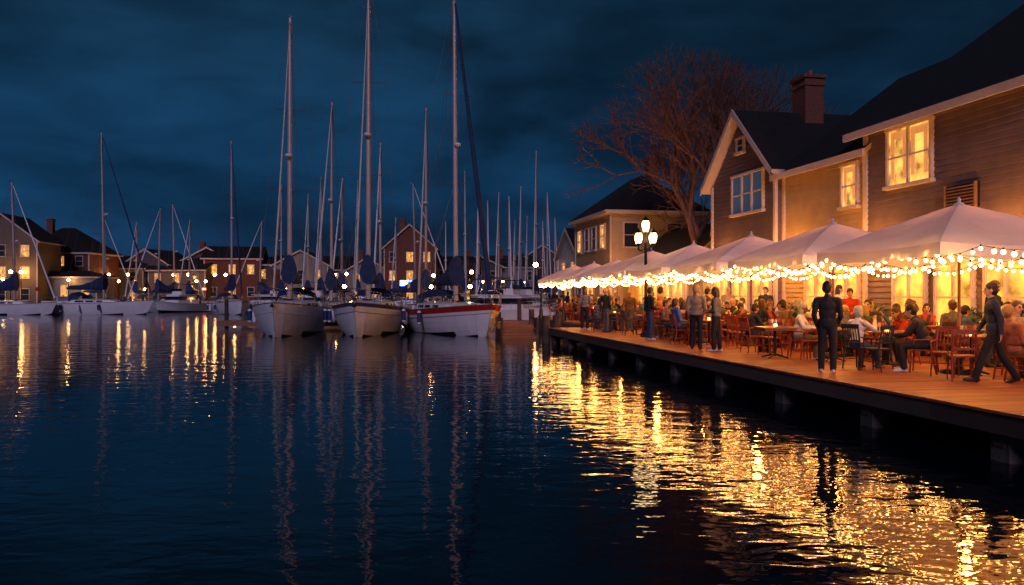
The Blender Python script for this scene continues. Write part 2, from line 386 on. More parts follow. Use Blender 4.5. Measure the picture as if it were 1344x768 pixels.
    for a in (s0,s1):
        tb.box((w0-0.03,a,(z0+ze)/2),(0.11,0.16,ze-z0),trim)
    tb.obj('trim',parent=par)
    if wins:
        fb=MB(); pb=MB()
        for wv in wins:
            face,a,zc,ww,hh,pm=wv[:6]; kindw=wv[6] if len(wv)>6 else 1
            def B(bld,da,dz,no,wa,wz,wn,m):
                if face=='f': bld.box((w0-no,a+da,zc+dz),(wn,wa,wz),m)
                else: bld.box((a+da,s0-no,zc+dz),(wa,wn,wz),m)
            B(pb,0,0,0.04,ww,hh,0.06,pm)
            t=0.09
            B(fb,-ww/2-t/2,0,0.07,t,hh,0.12,trim); B(fb,ww/2+t/2,0,0.07,t,hh,0.12,trim)
            B(fb,0,hh/2+t/2,0.075,ww+2*t+0.06,t,0.14,trim); B(fb,0,-hh/2-0.05,0.095,ww+2*t+0.12,0.10,0.18,trim)
            for q in range(1,kindw): B(fb,-ww/2+ww*q/kindw,0,0.072,0.09,hh,0.11,trim)
            B(fb,0,0,0.068,ww,0.05,0.08,trim)
            if pm is WINLIT and hh>1.1:
                for q in range(kindw):
                    c=-ww/2+ww*(q+0.5)/kindw; pw=ww/kindw
                    B(pb,c-pw*0.3,0.05,0.074,pw*0.18,hh*0.8,0.012,CURT); B(pb,c+pw*0.3,0.05,0.074,pw*0.18,hh*0.8,0.012,CURT); B(pb,c,hh*0.4,0.076,pw*0.8,hh*0.14,0.012,CURT)
        fb.obj('window_frames',parent=par); pb.obj('window_panes',parent=par)
    return par

MAUVE=mat('mauve_clapboard',(0.155,0.105,0.105),0.7,var=0.16,vscale=2)
YEL=mat('yellow_clapboard',(0.42,0.29,0.14),0.7,var=0.1,vscale=2)
GREYB=mat('brown_clapboard',(0.13,0.085,0.08),0.7,var=0.15,vscale=2)
YEL2=mat('pale_yellow_clapboard',(0.42,0.32,0.17),0.7,var=0.1,vscale=2)
D=DECK
def shopfront(s0,s1,step=1.75):
    out=[]; s=s0+0.9
    while s<s1-0.6: out.append(('f',s,D+1.45,1.25,1.75,WINBR,2)); s+=step
    return out
big=house('mauve_clapboard_house',DM,7,21,17.3,23.75,0.6,D+6.55,D+11.5,'s',MAUVE,
   [('f',21.72,D+5.5,1.75,1.6,WINLIT,2)]+shopfront(17.3,23.7)+[('n',9.5,D+5.4,1.3,1.5,WINLIT,2),('n',12.5,D+2.2,1.3,1.5,WINDK,2)],over=0.45)
mid=house('yellow_clapboard_house',DM,7.05,17,23.85,28.75,0.6,D+5.95,D+9.6,'s',YEL,
   [('f',24.62,D+5.0,0.75,1.3,WINLIT,1)]+shopfront(23.9,28.7),over=0.35)
gab=house('brown_gabled_house',DM,6.75,13.0,28.85,34.3,0.6,D+6.2,D+8.7,'w',GREYB,
   [('f',31.0,D+5.55,2.5,1.5,WINBL,3),('f',31.58,D+7.55,0.5,0.5,WINDK,1)]+shopfront(28.9,34.2),over=0.4,chim=(9.6,31.5,D+10.3,1.0))
far=house('pale_yellow_house',DM,7,13.2,50,58.6,0.6,D+6.75,D+9.6,'h',YEL2,
   [('f',51.6,D+5.3,0.9,1.5,WINLIT,1),('f',53.6,D+5.3,0.9,1.5,WINDK,1),('f',55.4,D+5.3,0.9,1.5,WINDK,1),('f',57.3,D+5.3,0.9,1.5,WINLIT,1),
    ('f',51.6,D+2.3,0.9,1.5,WINLIT,1),('f',54.5,D+2.3,1.6,1.5,WINLIT,2),('f',57.3,D+2.3,0.9,1.5,WINDK,1),
    ('n',8.3,D+5.3,0.9,1.5,WINDK,1),('n',11.2,D+5.3,0.9,1.5,WINDK,1)],over=0.5,chim=(11.2,54,D+10.8,0.9))
low=house('low_gabled_shop',DM,7.3,12.0,38.5,47,0.6,D+3.0,D+5.0,'s',YEL,shopfront(38.6,46.8)+[('n',8.6,D+1.6,1.1,1.4,WINLIT,2)],over=0.4)
house('grey_clapboard_house',DM,7.4,16,4.5,15.6,0.6,D+6.2,D+10,'s',GREYB,shopfront(4.6,15.4)+[('f',8,D+5,0.9,1.5,WINDK,1),('f',12,D+5,0.9,1.5,WINLIT,1)],over=0.4)
house('white_cottage',DM,8.5,13,63,70,0.6,D+4.6,D+6.8,'w',mat('white_clapboard',(0.5,0.48,0.46),0.7),[('f',65,D+3.5,0.9,1.3,WINLIT,1),('f',68,D+3.5,0.9,1.3,WINLIT,1),('f',66.5,D+1.4,2.2,1.2,WINLIT,2)])
mb=MB(); mb.box((0,0,0),(0.12,1.05,0.62),BLACKM)
for k in range(7): mb.box((-0.075,0,-0.25+k*0.083),(0.05,0.98,0.025),TEAK)
for a in (-0.53,0.53): mb.box((-0.07,a,0),(0.08,0.04,0.66),TEAK)
mb.obj('wall_vent', DM@T(6.88,19.6,D+4.05))
mb=MB(); 
for k in range(10):
    a=-2.4+k*0.48; mb.poly([(0,a,0.5),(0,a+0.48,0.5),(-1.3,a+0.48,0),(-1.3,a,0)], CANOPY if k%2 else NAVY); mb.poly([(-1.3,a,0),(-1.3,a+0.48,0),(-1.3,a+0.48,-0.18),(-1.3,a,-0.18)], CANOPY if k%2 else NAVY)
mb.tube((0,-2.4,0.0),(-1.3,-2.4,0),0.02,0.02,STEEL); mb.tube((0,2.4,0.0),(-1.3,2.4,0),0.02,0.02,STEEL)
mb.obj('striped_awning', DM@T(7.25,43,D+2.7))

# ------------------------------------------------------------ bare tree
def tree(name,M,H,seed,spread=0.5,mx=8,tw=0.014):
    r=random.Random(seed); mb=MB()
    def grow(p,d,L,rad,dep):
        seg=2 if dep>2 else 4; q=p
        for i in range(seg):
            nd=(d+Vector((r.uniform(-1,1),r.uniform(-1,1),r.uniform(-0.6,0.9)))*0.12).normalized()
            nq=q+nd*(L/seg); ra=rad*(1-0.3*i/seg); rb=rad*(1-0.3*(i+1)/seg)
            mb.tube(q,nq,max(ra,tw),max(rb,tw),BARK,8 if dep<2 else (5 if dep<4 else 3),caps=False)
            q=nq; d=nd
            if dep>=2 and dep<mx and r.random()<0.5:
                sd=(d+Vector((r.uniform(-1,1),r.uniform(-1,1),r.uniform(-0.3,0.8)))*0.8).normalized(); grow(q,sd,L*0.6,rad*0.4,dep+2)
        if dep<mx:
            k=5 if dep==0 else (3 if r.random()<0.5 else 2); ph=r.uniform(0,6.28)
            for i in range(k):
                a=ph+2*math.pi*i/k+r.uniform(-0.4,0.4); sp=spread*r.uniform(0.6,1.3)
                o=d.orthogonal().normalized(); o2=d.cross(o)
                nd=(d*math.cos(sp)+(o*math.cos(a)+o2*math.sin(a))*math.sin(sp)+Vector((0,0,0.07))).normalized()
                grow(q,nd,L*r.uniform(0.70,0.88),rad*0.66,dep+1)
    grow(Vector((0,0,-0.1)),Vector((0.0,0,1)),H*0.215,0.33,0)
    return mb.obj(name,M)
tree('bare_tree',T(9.4,40.5,0.6,2.4),14.2,21,0.50,8,0.012)
tree('bare_tree',T(-37,126,0.6),8,9,0.55,5); tree('bare_tree',T(-8,131,0.6),9,11,0.5,5)

# ------------------------------------------------------------ umbrellas
def umbrella_mesh(L,ztop,zrim):
    mb=MB(); N=8; h=L/2
    def z(fx,fy):
        m=max(abs(fx),abs(fy)); base=zrim+(ztop-zrim)*(1-m)**0.93
        edge=min(abs(fx),abs(fy))/max(m,1e-6)
        return base-0.063*m*(1-edge**2)
    def ring(m):
        pts=[]
        for k in range(4*N):
            q=k//N; t=-1+2*(k%N)/N
            c=[(t,-1),(1,t),(-t,1),(-1,-t)][q]; pts.append((c[0]*m*h,c[1]*m*h,z(c[0]*m,c[1]*m)))
        return pts
    lev=[0.04,0.2,0.4,0.6,0.8,1.0]; vs=[]; 
    for m in lev: vs+=ring(m)
    n4=4*N
    vs+=[(v[0]*1.004,v[1]*1.004,v[2]-0.22+0.015*math.sin(i*1.9)) for i,v in enumerate(vs[-n4:])]
    fs=[]
    for i in range(len(lev)):
        for j in range(n4):
            a=i*n4+j; b_=i*n4+(j+1)%n4; fs.append((a,b_,b_+n4,a+n4))
    mb.add(vs,fs,CANOPY,False)
    mb.lathe((0,0,ztop-0.06),[(0.13,-0.02),(0.09,0.05),(0.03,0.09),(0.035,0.14),(0.01,0.18)],CANOPY,10)
    mb.tube((0,0,0.05),(0,0,ztop-0.05),0.03,0.028,TABLEW,8)
    for sx,sy in ((1,1),(1,-1),(-1,1),(-1,-1),(1,0),(-1,0),(0,1),(0,-1)):
        mb.tube((0,0,ztop-0.12),(sx*h*0.98,sy*h*0.98,zrim-0.02 - (0.05 if sx*sy==0 else 0)),0.013,0.011,TABLEW,4)
        mb.tube((0,0,ztop-0.75),(sx*h*0.5,sy*h*0.5,(ztop+zrim)/2-0.08),0.01,0.01,TABLEW,4)
    mb.lathe((0,0,0),[(0.33,0),(0.33,0.06),(0.09,0.09),(0.05,0.3)],BLACKM,12)
    return mb.mesh('patio_umbrella')
UM=umbrella_mesh(3.75,3.30,2.42)
UP=[]
for k in range(9):
    s=15.15+4.25*k
    UP.append((3.1 if s<36 else 4.4,s))
UP.append((3.6,9.4))
def plight(name,en,col,M,r=0.12):
    ld=bpy.data.lights.new(name,'POINT'); ld.energy=en; ld.shadow_soft_size=r; ld.color=col
    lo=bpy.data.objects.new(name,ld); scene.collection.objects.link(lo); lo.matrix_world=M
for i,(uw,us) in enumerate(UP):
    place('patio_umbrella',UM,DM@T(uw,us,D,R.uniform(-0.04,0.04)))
    plight('umbrella_fill',125,(1,0.31,0.05),DM@T(uw+0.35,us+0.3,D+2.35))  # added warm fill light under each canopy, no fixture modelled
for s in range(13,50,5): plight('facade_fill',170,(1,0.38,0.07),DM@T(6.0,s,D+2.95),0.1)  # added fill lights floating off the facade to brighten the upper walls

def strings(name,lines,space=0.21,r=0.038):
    mb=MB()
    for (p,q,sag) in lines:
        p=Vector(p); q=Vector(q); L=(q-p).length; nb=max(2,int(L/space)); pts=[]
        for i in range(nb+1):
            t=i/nb; pt=p.lerp(q,t); pt.z-=sag*4*t*(1-t); pts.append(pt)
        mb.path(pts[::2]+([pts[-1]] if nb%2 else []),0.007,BLACKM,3)
        for i in range(nb):
            b_=pts[i]+Vector((R.uniform(-.02,.02),R.uniform(-.03,.03),-0.06+R.uniform(-.02,.02))); mb.tube(b_+Vector((0,0,0.03)),b_+Vector((0,0,0.07)),0.014,0.014,BLACKM,4); mb.ico(b_,r*R.uniform(0.75,1.12),BULB,b_.y>21)
    return mb.obj(name,DM)
lines=[]
for k in range(22):
    s0=8.2+2.12*k; s1=s0+2.12; sh=0 if s0<36 else 1.3
    if s1<51:
        if k>0:
            lines.append(((1.25+sh,s0,D+2.30),(1.25+sh,s1,D+2.30),0.08+R.uniform(0,.16)))
            lines.append(((1.45+sh,s0+0.9,D+2.22),(1.45+sh,s1+0.9,D+2.22),0.15+R.uniform(0,.14)))
        lines.append(((4.95+sh*0.6,s0,D+2.26),(4.95+sh*0.6,s1,D+2.26),0.2))
        if k%2: lines.append(((6.75,s0,D+2.9),(6.75,s1+2.12,D+2.9),0.3))
    if k%2==0 and s1<51: lines.append(((1.25+sh,s1-0.9,D+2.3),(6.7,s1-0.9,D+2.8),0.35))
strings('string_lights',lines)

# ------------------------------------------------------------ street lamps
def street_lamp(name,M,H,heads,glow=GLOBE):
    mb=MB()
    mb.lathe((0,0,0),[(0.19,0),(0.19,0.1),(0.13,0.18),(0.12,0.5),(0.075,0.62),(0.06,0.9),(0.05,H-1.0),(0.07,H-0.95),(0.045,H-0.9)],BLACKM,12)
    def lantern(x,y,z,s=1):
        mb.lathe((x,y,z),[(0.05*s,-0.04),(0.10*s,0.0),(0.10*s,0.02)],BLACKM,8)
        mb.lathe((x,y,z+0.02),[(0.085*s,0),(0.125*s,0.16*s),(0.135*s,0.28*s),(0.10*s,0.36*s)],glow,10)
        mb.lathe((x,y,z+0.38*s),[(0.16*s,0),(0.12*s,0.06),(0.04*s,0.12),(0.012,0.2)],BLACKM,8)
        for k in range(6):
            t=k*math.pi/3; mb.tube((x+0.09*s*math.cos(t),y+0.09*s*math.sin(t),z),(x+0.14*s*math.cos(t),y+0.14*s*math.sin(t),z+0.38*s),0.008,0.008,BLACKM,4)
    if heads==1: lantern(0,0,H-0.85,1.3); mb.tube((0,0,H-1),(0,0,H-0.85),0.04,0.04,BLACKM)
    else:
        mb.tube((0,0,H-1),(0,0,H-0.62),0.045,0.035,BLACKM); lantern(0,0,H-0.6,1.1)
        for k in range(4):
            t=k*math.pi/2+0.5; c,s=math.cos(t),math.sin(t)
            mb.path([(0.04*c,0.04*s,H-1.15),(0.2*c,0.2*s,H-1.27),(0.36*c,0.36*s,H-1.2),(0.36*c,0.36*s,H-1.05)],0.018,BLACKM,6); lantern(0.36*c,0.36*s,H-1.02,1.0)
    return mb.obj(name,M)
street_lamp('street_lamp',DM@T(1.65,28.8,D),4.35,5)
street_lamp('street_lamp',DM@T(2.9,46,D),2.6,1)
street_lamp('street_lamp',DM@T(2.9,52,D),2.8,1)

# ------------------------------------------------------------ furniture
def chair_mesh(m,name):
    mb=MB()
    mb.box((0,0,0.445),(0.42,0.42,0.03),m)
    for x in (-0.18,0.18):
        mb.tube((x,0.18,0.43),(x*1.08,0.21,0),0.02,0.014,m,6)
        mb.tube((x,-0.18,0.43),(x*1.05,-0.25,0),0.021,0.015,m,6)
        mb.path([(x,-0.18,0.43),(x,-0.215,0.65),(x,-0.27,0.90)],0.019,m,6)
        mb.tube((x,-0.2,0.2),(x,0.19,0.2),0.011,0.011,m,5)
        mb.tube((x*1.15,-0.2,0.66),(x*1.2,0.14,0.64),0.017,0.017,m,5); mb.tube((x*1.18,0.13,0.64),(x,0.17,0.44),0.013,0.013,m,5)
    mb.box((0,-0.265,0.88),(0.40,0.028,0.09),m); mb.box((0,-0.212,0.58),(0.36,0.022,0.04),m)
    for x in (-0.12,-0.06,0,0.06,0.12): mb.tube((x,-0.212,0.58),(x,-0.262,0.86),0.011,0.011,m,5)
    mb.tube((-0.18,0.19,0.26),(0.18,0.19,0.26),0.011,0.011,m,5)
    return mb.mesh(name)
CH=[chair_mesh(CHAIRW,'wooden_chair'),chair_mesh(CHAIRD,'dark_chair')]
def table_mesh(i):
    mb=MB(); r=random.Random(i)
    if i%2: mb.box((0,0,0.735),(0.85,0.85,0.035),TABLEW); mb.box((0,0,0.70),(0.76,0.76,0.035),TABLEW)
    else: mb.lathe((0,0,0.72),[(0.43,0),(0.44,0.015),(0.43,0.03)],TABLEW,24)
    mb.tube((0,0,0.05),(0,0,0.72),0.035,0.035,BLACKM,8)
    for k in range(4):
        t=k*math.pi/2+0.78; mb.tube((0,0,0.1),(0.33*math.cos(t),0.33*math.sin(t),0.02),0.025,0.018,BLACKM,6)
    for k in range(3):
        t=r.uniform(0,6.28); x,y=0.26*math.cos(t),0.26*math.sin(t); mb.lathe((x,y,0.753),[(0.06,0),(0.11,0.012),(0.115,0.016)],CERAM,12)
    for k in range(4):
        t=r.uniform(0,6.28); x,y=0.16*math.cos(t)+r.uniform(-.1,.1),0.16*math.sin(t); mb.lathe((x,y,0.753),[(0.03,0),(0.006,0.01),(0.006,0.08),(0.035,0.12),(0.03,0.18)],GLASSM if k%2 else CERAM,8)
    mb.lathe((0.02,0.02,0.753),[(0.035,0),(0.04,0.05),(0.035,0.07)],CANDLE,8)
    return mb.mesh('cafe_table')
TB=[table_mesh(i) for i in range(4)]

# ------------------------------------------------------------ people
SKIN=[mat('skin_a',(0.50,0.29,0.20),0.5,var=0.08,vscale=8),mat('skin_b',(0.36,0.19,0.12),0.5,var=0.08,vscale=8),mat('skin_c',(0.16,0.08,0.05),0.5,var=0.08)]
HAIR=[mat('hair_dark',(0.02,0.013,0.01),0.6,var=0.3,vscale=40,bump=0.004,bscale=120),mat('hair_brown',(0.08,0.04,0.02),0.6,var=0.3,vscale=40,bump=0.004,bscale=120),mat('hair_blond',(0.40,0.26,0.12),0.6,var=0.3,vscale=40,bump=0.004,bscale=120),mat('hair_grey',(0.35,0.34,0.33),0.6,var=0.3,vscale=40,bump=0.004,bscale=120)]
def cloth(nm,c): return mat(nm,c,0.85,var=0.2,vscale=7,bump=0.025,bscale=10)
TOPS=[cloth('cloth_black',(0.015,0.015,0.018)),cloth('cloth_navy',(0.02,0.03,0.07)),cloth('cloth_white',(0.60,0.58,0.56)),cloth('cloth_red',(0.38,0.03,0.02)),cloth('cloth_brown',(0.13,0.07,0.04)),cloth('cloth_grey',(0.14,0.14,0.15)),cloth('cloth_blue',(0.06,0.12,0.30)),cloth('cloth_tan',(0.32,0.23,0.15)),cloth('cloth_pink',(0.50,0.22,0.20)),cloth('cloth_green',(0.05,0.09,0.05))]
PANTS=[cloth('trousers_black',(0.012,0.012,0.015)),cloth('jeans',(0.03,0.05,0.10)),cloth('trousers_grey',(0.07,0.07,0.07)),cloth('chinos',(0.2,0.14,0.08))]
SHOE=[mat('shoe_black',(0.015,0.012,0.012),0.5),mat('shoe_white',(0.6,0.6,0.58),0.5)]
EYEM=mat('eye_dark',(0.02,0.015,0.012),0.3,var=0); LIP=mat('lips',(0.35,0.10,0.08),0.5,var=0)
TAGS=['skin','hair','top','pants','shoe','eye','lip']
def person_mesh(name,pose,female=False,hair='short',vox=0.013):
    P=[]
    pz=pose.get('pelvis',0.95); lean=math.radians(pose.get('lean',0)); twist=math.radians(pose.get('twist',0))
    pel=Vector((0,0,pz)); RL=Matrix.Rotation(-lean,3,'X')@Matrix.Rotation(twist,3,'Z')
    S=0.93 if female else 1.06
    tp=lambda x,y,z: pel+RL@Vector((x,y,z))
    def cap(p,q,r1,r2,t): P.append(('c',Vector(p),Vector(q),r1,r2,t))
    def ell(c,r,t): P.append(('e',Vector(c),r,t))
    sh=0.175*S; 
    ell(tp(0,-0.01,-0.01),(0.165,0.12,0.12),'pants')
    ell(tp(0,0,0.03),(0.180 if not female else 0.165,0.134 if not female else 0.126,0.14),'top')
    ell(tp(0,0,0.20),(0.155*S,0.118,0.17),'top'); ell(tp(0,0.005,0.36),(0.172*S,0.128,0.17),'top')
    if female: ell(tp(0.07,0.085,0.35),(0.065,0.06,0.06),'top'); ell(tp(-0.07,0.085,0.35),(0.065,0.06,0.06),'top')
    cap(tp(-sh+0.02,-0.01,0.455),tp(sh-0.02,-0.01,0.455),0.068,0.068,'top')
    cap(tp(0,-0.015,0.44),tp(0,-0.005,0.52),0.092,0.070,'top')
    cap(tp(0,-0.005,0.50),tp(0,0.015,0.60),0.055,0.052,'skin')
    hy=math.radians(pose.get('yaw',0)); hp=math.radians(pose.get('nod',0))
    HR=RL@Matrix.Rotation(hy,3,'Z')@Matrix.Rotation(-hp+lean*0.8,3,'X'); hb=tp(0,0.015,0.585)
    h=lambda x,y,z: hb+HR@Vector((x,y,z))
    ell(h(0,0.0,0.115),(0.078,0.094,0.108),'skin'); ell(h(0,0.035,0.05),(0.057,0.058,0.062),'skin')
    cap(h(0,0.088,0.105),h(0,0.112,0.075),0.011,0.016,'skin')
    for x in (-1,1):
        ell(h(x*0.081,-0.005,0.10),(0.012,0.022,0.032),'skin'); ell(h(x*0.032,0.085,0.112),(0.013,0.012,0.009),'eye')
        cap(h(x*0.018,0.090,0.131),h(x*0.05,0.080,0.133),0.007,0.006,'hair')
    cap(h(-0.02,0.088,0.042),h(0.02,0.088,0.042),0.008,0.008,'lip')
    ell(h(0,-0.018,0.145),(0.094,0.102,0.102),'hair'); ell(h(0,-0.045,0.10),(0.087,0.078,0.098),'hair')
    if hair=='long':
        ell(h(0,-0.06,0.02),(0.09,0.055,0.15),'hair'); ell(h(0.07,-0.02,0.02),(0.03,0.045,0.11),'hair'); ell(h(-0.07,-0.02,0.02),(0.03,0.045,0.11),'hair')
    if hair=='bob':
        ell(h(0.075,-0.02,0.07),(0.032,0.06,0.09),'hair'); ell(h(-0.075,-0.02,0.07),(0.032,0.06,0.09),'hair'); ell(h(0,-0.06,0.06),(0.09,0.055,0.09),'hair')
    if hair=='bun': ell(h(0,-0.12,0.17),(0.04,0.04,0.04),'hair')
    for i,sx in enumerate((-1,1)):
        th,kn,ou=pose['legs'][i]
        a=math.radians(th); k=math.radians(th-kn); o=math.radians(ou)
        hip=pel+Vector((sx*0.085,0,-0.02))
        d1=Vector((sx*math.sin(o)*1.0,math.sin(a)*math.cos(o),-math.cos(a)*math.cos(o))); knee=hip+d1.normalized()*0.435
        d2=Vector((sx*math.sin(o)*0.3,math.sin(k),-math.cos(k))); ank=knee+d2.normalized()*0.42
        cap(hip,knee,0.096,0.068,'pants'); cap(knee,knee+(ank-knee)*0.35,0.070,0.068,'pants'); cap(knee+(ank-knee)*0.35,ank,0.068,0.060,'pants')
        fp=math.radians(pose.get('foot',(0,0))[i]); fd=Vector((sx*0.15,math.cos(fp),-math.sin(fp))).normalized()
        cap(ank+Vector((0,-0.03,-0.04)),ank+fd*0.08+Vector((0,0,-0.045)),0.043,0.040,'shoe'); cap(ank+fd*0.07+Vector((0,0,-0.05)),ank+fd*0.17+Vector((0,0,-0.06)),0.040,0.033,'shoe')
    for i,sx in enumerate((-1,1)):
        ud,fd=pose['arms'][i]
        s0=tp(sx*(sh+0.015),-0.01,0.445); u=Vector((sx*ud[0],ud[1],ud[2])).normalized(); e_=s0+u*0.285
        f=Vector((sx*fd[0],fd[1],fd[2])).normalized(); w_=e_+f*0.25
        cap(s0,e_,0.064,0.052,'top'); cap(e_,w_-f*0.02,0.052,0.040,'top'); cap(w_-f*0.03,w_+f*0.02,0.026,0.026,'skin')
        nrm=f.cross(Vector((sx,0.15,0))); 
        if nrm.length<0.2: nrm=Vector((0,1,0))
        nrm.normalize(); ax=f.cross(nrm).normalized(); pn=-nrm if nrm.z>0 else nrm
        for q in (-1.5,-0.5,0.5,1.5): cap(w_+f*0.01+ax*q*0.012,w_+f*0.085+ax*q*0.019,0.014,0.012,'skin')
        for q,Lf in ((-1.5,0.055),(-0.5,0.072),(0.5,0.078),(1.5,0.068)):
            a0=w_+f*0.085+ax*q*0.020; d=(f+pn*0.35).normalized(); a1=a0+d*Lf*0.5; d=(f+pn*1.1).normalized(); a2=a1+d*Lf*0.5
            cap(a0,a1,0.0095,0.009,'skin'); cap(a1,a2,0.009,0.008,'skin')
        side=1.0 if ax.dot(Vector((-sx,0.5,0.3)))>0 else -1.0
        t0=w_+f*0.03+ax*side*0.025; t1=t0+(f*0.6+ax*side*0.8+pn*0.3).normalized()*0.04; t2=t1+(f+pn*0.4).normalized()*0.03
        cap(t0,t1,0.012,0.010,'skin'); cap(t1,t2,0.010,0.009,'skin')
    mb=MB(); dm=BLACKM
    for p in P:
        if p[0]=='e': mb.ball(p[1],p[2],dm,16,12)
        else:
            _,a,b_,r1,r2,t=p; mb.tube(a,b_,r1,r2,dm,12,caps=True); mb.ball(a,r1,dm,12,8); mb.ball(b_,r2,dm,12,8)
    me=mb.mesh('tmp'); o=bpy.data.objects.new('tmp',me); scene.collection.objects.link(o)
    rm=o.modifiers.new('r','REMESH'); rm.mode='VOXEL'; rm.voxel_size=vox; rm.use_smooth_shade=True
    sm=o.modifiers.new('s','SMOOTH'); sm.factor=0.5; sm.iterations=2
    dg=bpy.context.evaluated_depsgraph_get(); dg.update()
    nm=bpy.data.meshes.new_from_object(o.evaluated_get(dg)); nm.name=name
    bpy.data.objects.remove(o); bpy.data.meshes.remove(me)
    nf=len(nm.polygons); c=np.empty(nf*3); nm.polygons.foreach_get('center',c); c=c.reshape(-1,3)
    best=np.full(nf,1e9); idx=np.zeros(nf,dtype=np.int32)
    for p in P:
        if p[0]=='e':
            r=np.array(p[2]); dd=(np.linalg.norm((c-np.array(p[1]))/r,axis=1)-1)*r.min(); t=p[3]
        else:
            a=np.array(p[1]); ab=np.array(p[2])-a; tt=np.clip(((c-a)@ab)/max(ab@ab,1e-9),0,1); dd=np.linalg.norm(c-a-tt[:,None]*ab,axis=1)-(p[3]+(p[4]-p[3])*tt); t=p[5]
        if t in ('eye','lip'): dd=dd-0.004
        k=dd<best; best[k]=dd[k]; idx[k]=TAGS.index(t)
    nm.materials.clear()
    for k in range(7): nm.materials.append(None)
    nm.polygons.foreach_set('material_index',idx); nm.polygons.foreach_set('use_smooth',[True]*nf); nm.update()
    return nm
POSE={
 'stand_a':dict(pelvis=0.95,legs=[(2,4,3),(-3,2,4)],arms=[((0.14,-0.1,-1),(0.0,0.35,-1)),((0.18,-0.05,-1),(-0.45,0.75,-0.4))],nod=8),
 'stand_b':dict(pelvis=0.95,legs=[(6,8,3),(-4,2,2)],arms=[((0.16,-0.05,-1),(-0.6,0.9,-0.15)),((0.16,-0.05,-1),(-0.6,0.85,0.1))],nod=12,yaw=15),
 'walk':dict(pelvis=0.925,lean=4,legs=[(24,8,2),(-16,14,2)],foot=(-5,28),arms=[((0.12,-0.35,-1),(0.0,0.0,-1)),((0.12,0.30,-1),(0.0,0.65,-1))]),
 'stand_c':dict(pelvis=0.95,lean=-2,legs=[(5,9,3),(-3,1,2)],arms=[((0.16,-0.18,-1),(-0.25,0.55,-1)),((0.14,-0.1,-1),(-0.3,0.6,-0.9))],yaw=-25),
 'sit_table':dict(pelvis=0.55,lean=12,legs=[(84,88,6),(84,80,7)],arms=[((0.2,0.55,-0.85),(-0.3,1,0.05)),((0.2,0.5,-0.9),(-0.4,1,0.0))],nod=5),
 'sit_back':dict(pelvis=0.55,lean=-8,legs=[(82,60,8),(84,100,5)],foot=(-15,10),arms=[((0.15,0.2,-1),(-0.4,0.9,-0.3)),((0.2,0.15,-1),(-0.3,1,-0.15))],yaw=20),
 'sit_drink':dict(pelvis=0.55,lean=6,legs=[(84,90,10),(82,75,10)],arms=[((0.2,0.5,-0.9),(-0.4,0.9,0.0)),((0.25,0.75,-0.5),(-0.35,0.5,0.95))],yaw=-15),
 'sit_fwd':dict(pelvis=0.55,lean=24,legs=[(86,95,12),(86,85,12)],arms=[((0.1,0.6,-0.9),(-0.5,0.9,-0.1)),((0.1,0.6,-0.9),(-0.5,0.9,-0.2))],nod=12),
}
PM={}
for key,pz,fem,hr in (('m_a','stand_a',0,'short'),('m_c','stand_c',0,'short'),('m_b','stand_b',0,'short'),('m_walk','walk',0,'short'),('f_b','stand_b',1,'long'),('f_a','stand_a',1,'bob'),
    ('s_m1','sit_table',0,'short'),('s_m2','sit_back',0,'short'),('s_f1','sit_table',1,'long'),('s_f2','sit_drink',1,'bob'),('s_m3','sit_fwd',0,'short'),('s_f3','sit_back',1,'bun'),('s_m4','sit_drink',0,'short'),('s_f4','sit_fwd',1,'long')):
    PM[key]=person_mesh('person_'+key,POSE[pz],bool(fem),hr)
def person(key,M,top=None,pants=None,hair=None,skin=None,shoe=None,scale=None):
    nm={'m':'standing_man','f':'standing_woman'}.get(key[0],'seated_man' if 'm' in key else 'seated_woman')
    if key=='m_walk': nm='walking_man'
    o=place(nm,PM[key],M@Matrix.Scale(scale or R.uniform(0.95,1.04),4))
    ms=[SKIN[R.choice((0,0,0,1,1,2)) if skin is None else skin],HAIR[R.choice((0,0,1,1,2,3)) if hair is None else hair],TOPS[R.choice((0,0,1,2,3,4,4,5,6,7,8,9)) if top is None else top],PANTS[R.choice((0,0,1,1,2,3)) if pants is None else pants],SHOE[R.choice((0,0,1)) if shoe is None else shoe],EYEM,LIP]
    for i,m in enumerate(ms): o.material_slots[i].link='OBJECT'; o.material_slots[i].material=m
    return o
def at(u,v,rz):
    p=px(u,v); return T(p.x,p.y,DECK,rz)
r_=math.radians
FRONT=[]
def pp(key,u,v,deg,**k): FRONT.append(px(u,v)); return person(key,at(u,v,r_(deg)),**k)
pp('m_a',853,446,-70,top=0,pants=1,hair=0,shoe=1,scale=1.0)
pp('m_c',914,458,-20,top=7,pants=0,hair=2,shoe=0,scale=1.02)
pp('f_b',940,461,60,top=5,pants=0,hair=1,shoe=1,scale=0.98)
pp('m_c',1086,489,-22,top=0,pants=0,hair=0,shoe=1,scale=1.01)
pp('m_walk',1305,503,65,top=1,pants=0,hair=0,shoe=0,scale=1.0)
pp('m_b',775,420,30); pp('f_a',745,414,-60); pp('m_a',728,412,10,top=0); pp('m_c',738,413,120,top=1); pp('f_b',800,425,100); pp('m_walk',826,436,170,top=4)
def seated(key,u,v,deg,ch=0,**k):
    p=px(u,v); FRONT.append(p); person(key,T(p.x,p.y,DECK,r_(deg)),**k)
    place('wooden_chair' if ch==0 else 'dark_chair',CH[ch],T(p.x,p.y,DECK,r_(deg))@T(0,0.06,0))
seated('s_m1',985,463,-75,top=0,pants=0,hair=0)
seated('s_f1',1046,470,-120,top=2,pants=3,hair=3)
seated('s_f2',1124,484,-60,ch=1,top=2,pants=1,hair=3)
seated('s_m3',1216,489,55,top=0,pants=0,hair=0,shoe=1)
seated('s_m2',890,452,-80,top=6,pants=1,hair=1)
seated('s_f4',1190,478,100,top=3,pants=0,hair=1); seated('s_m4',1030,461,60,top=4)
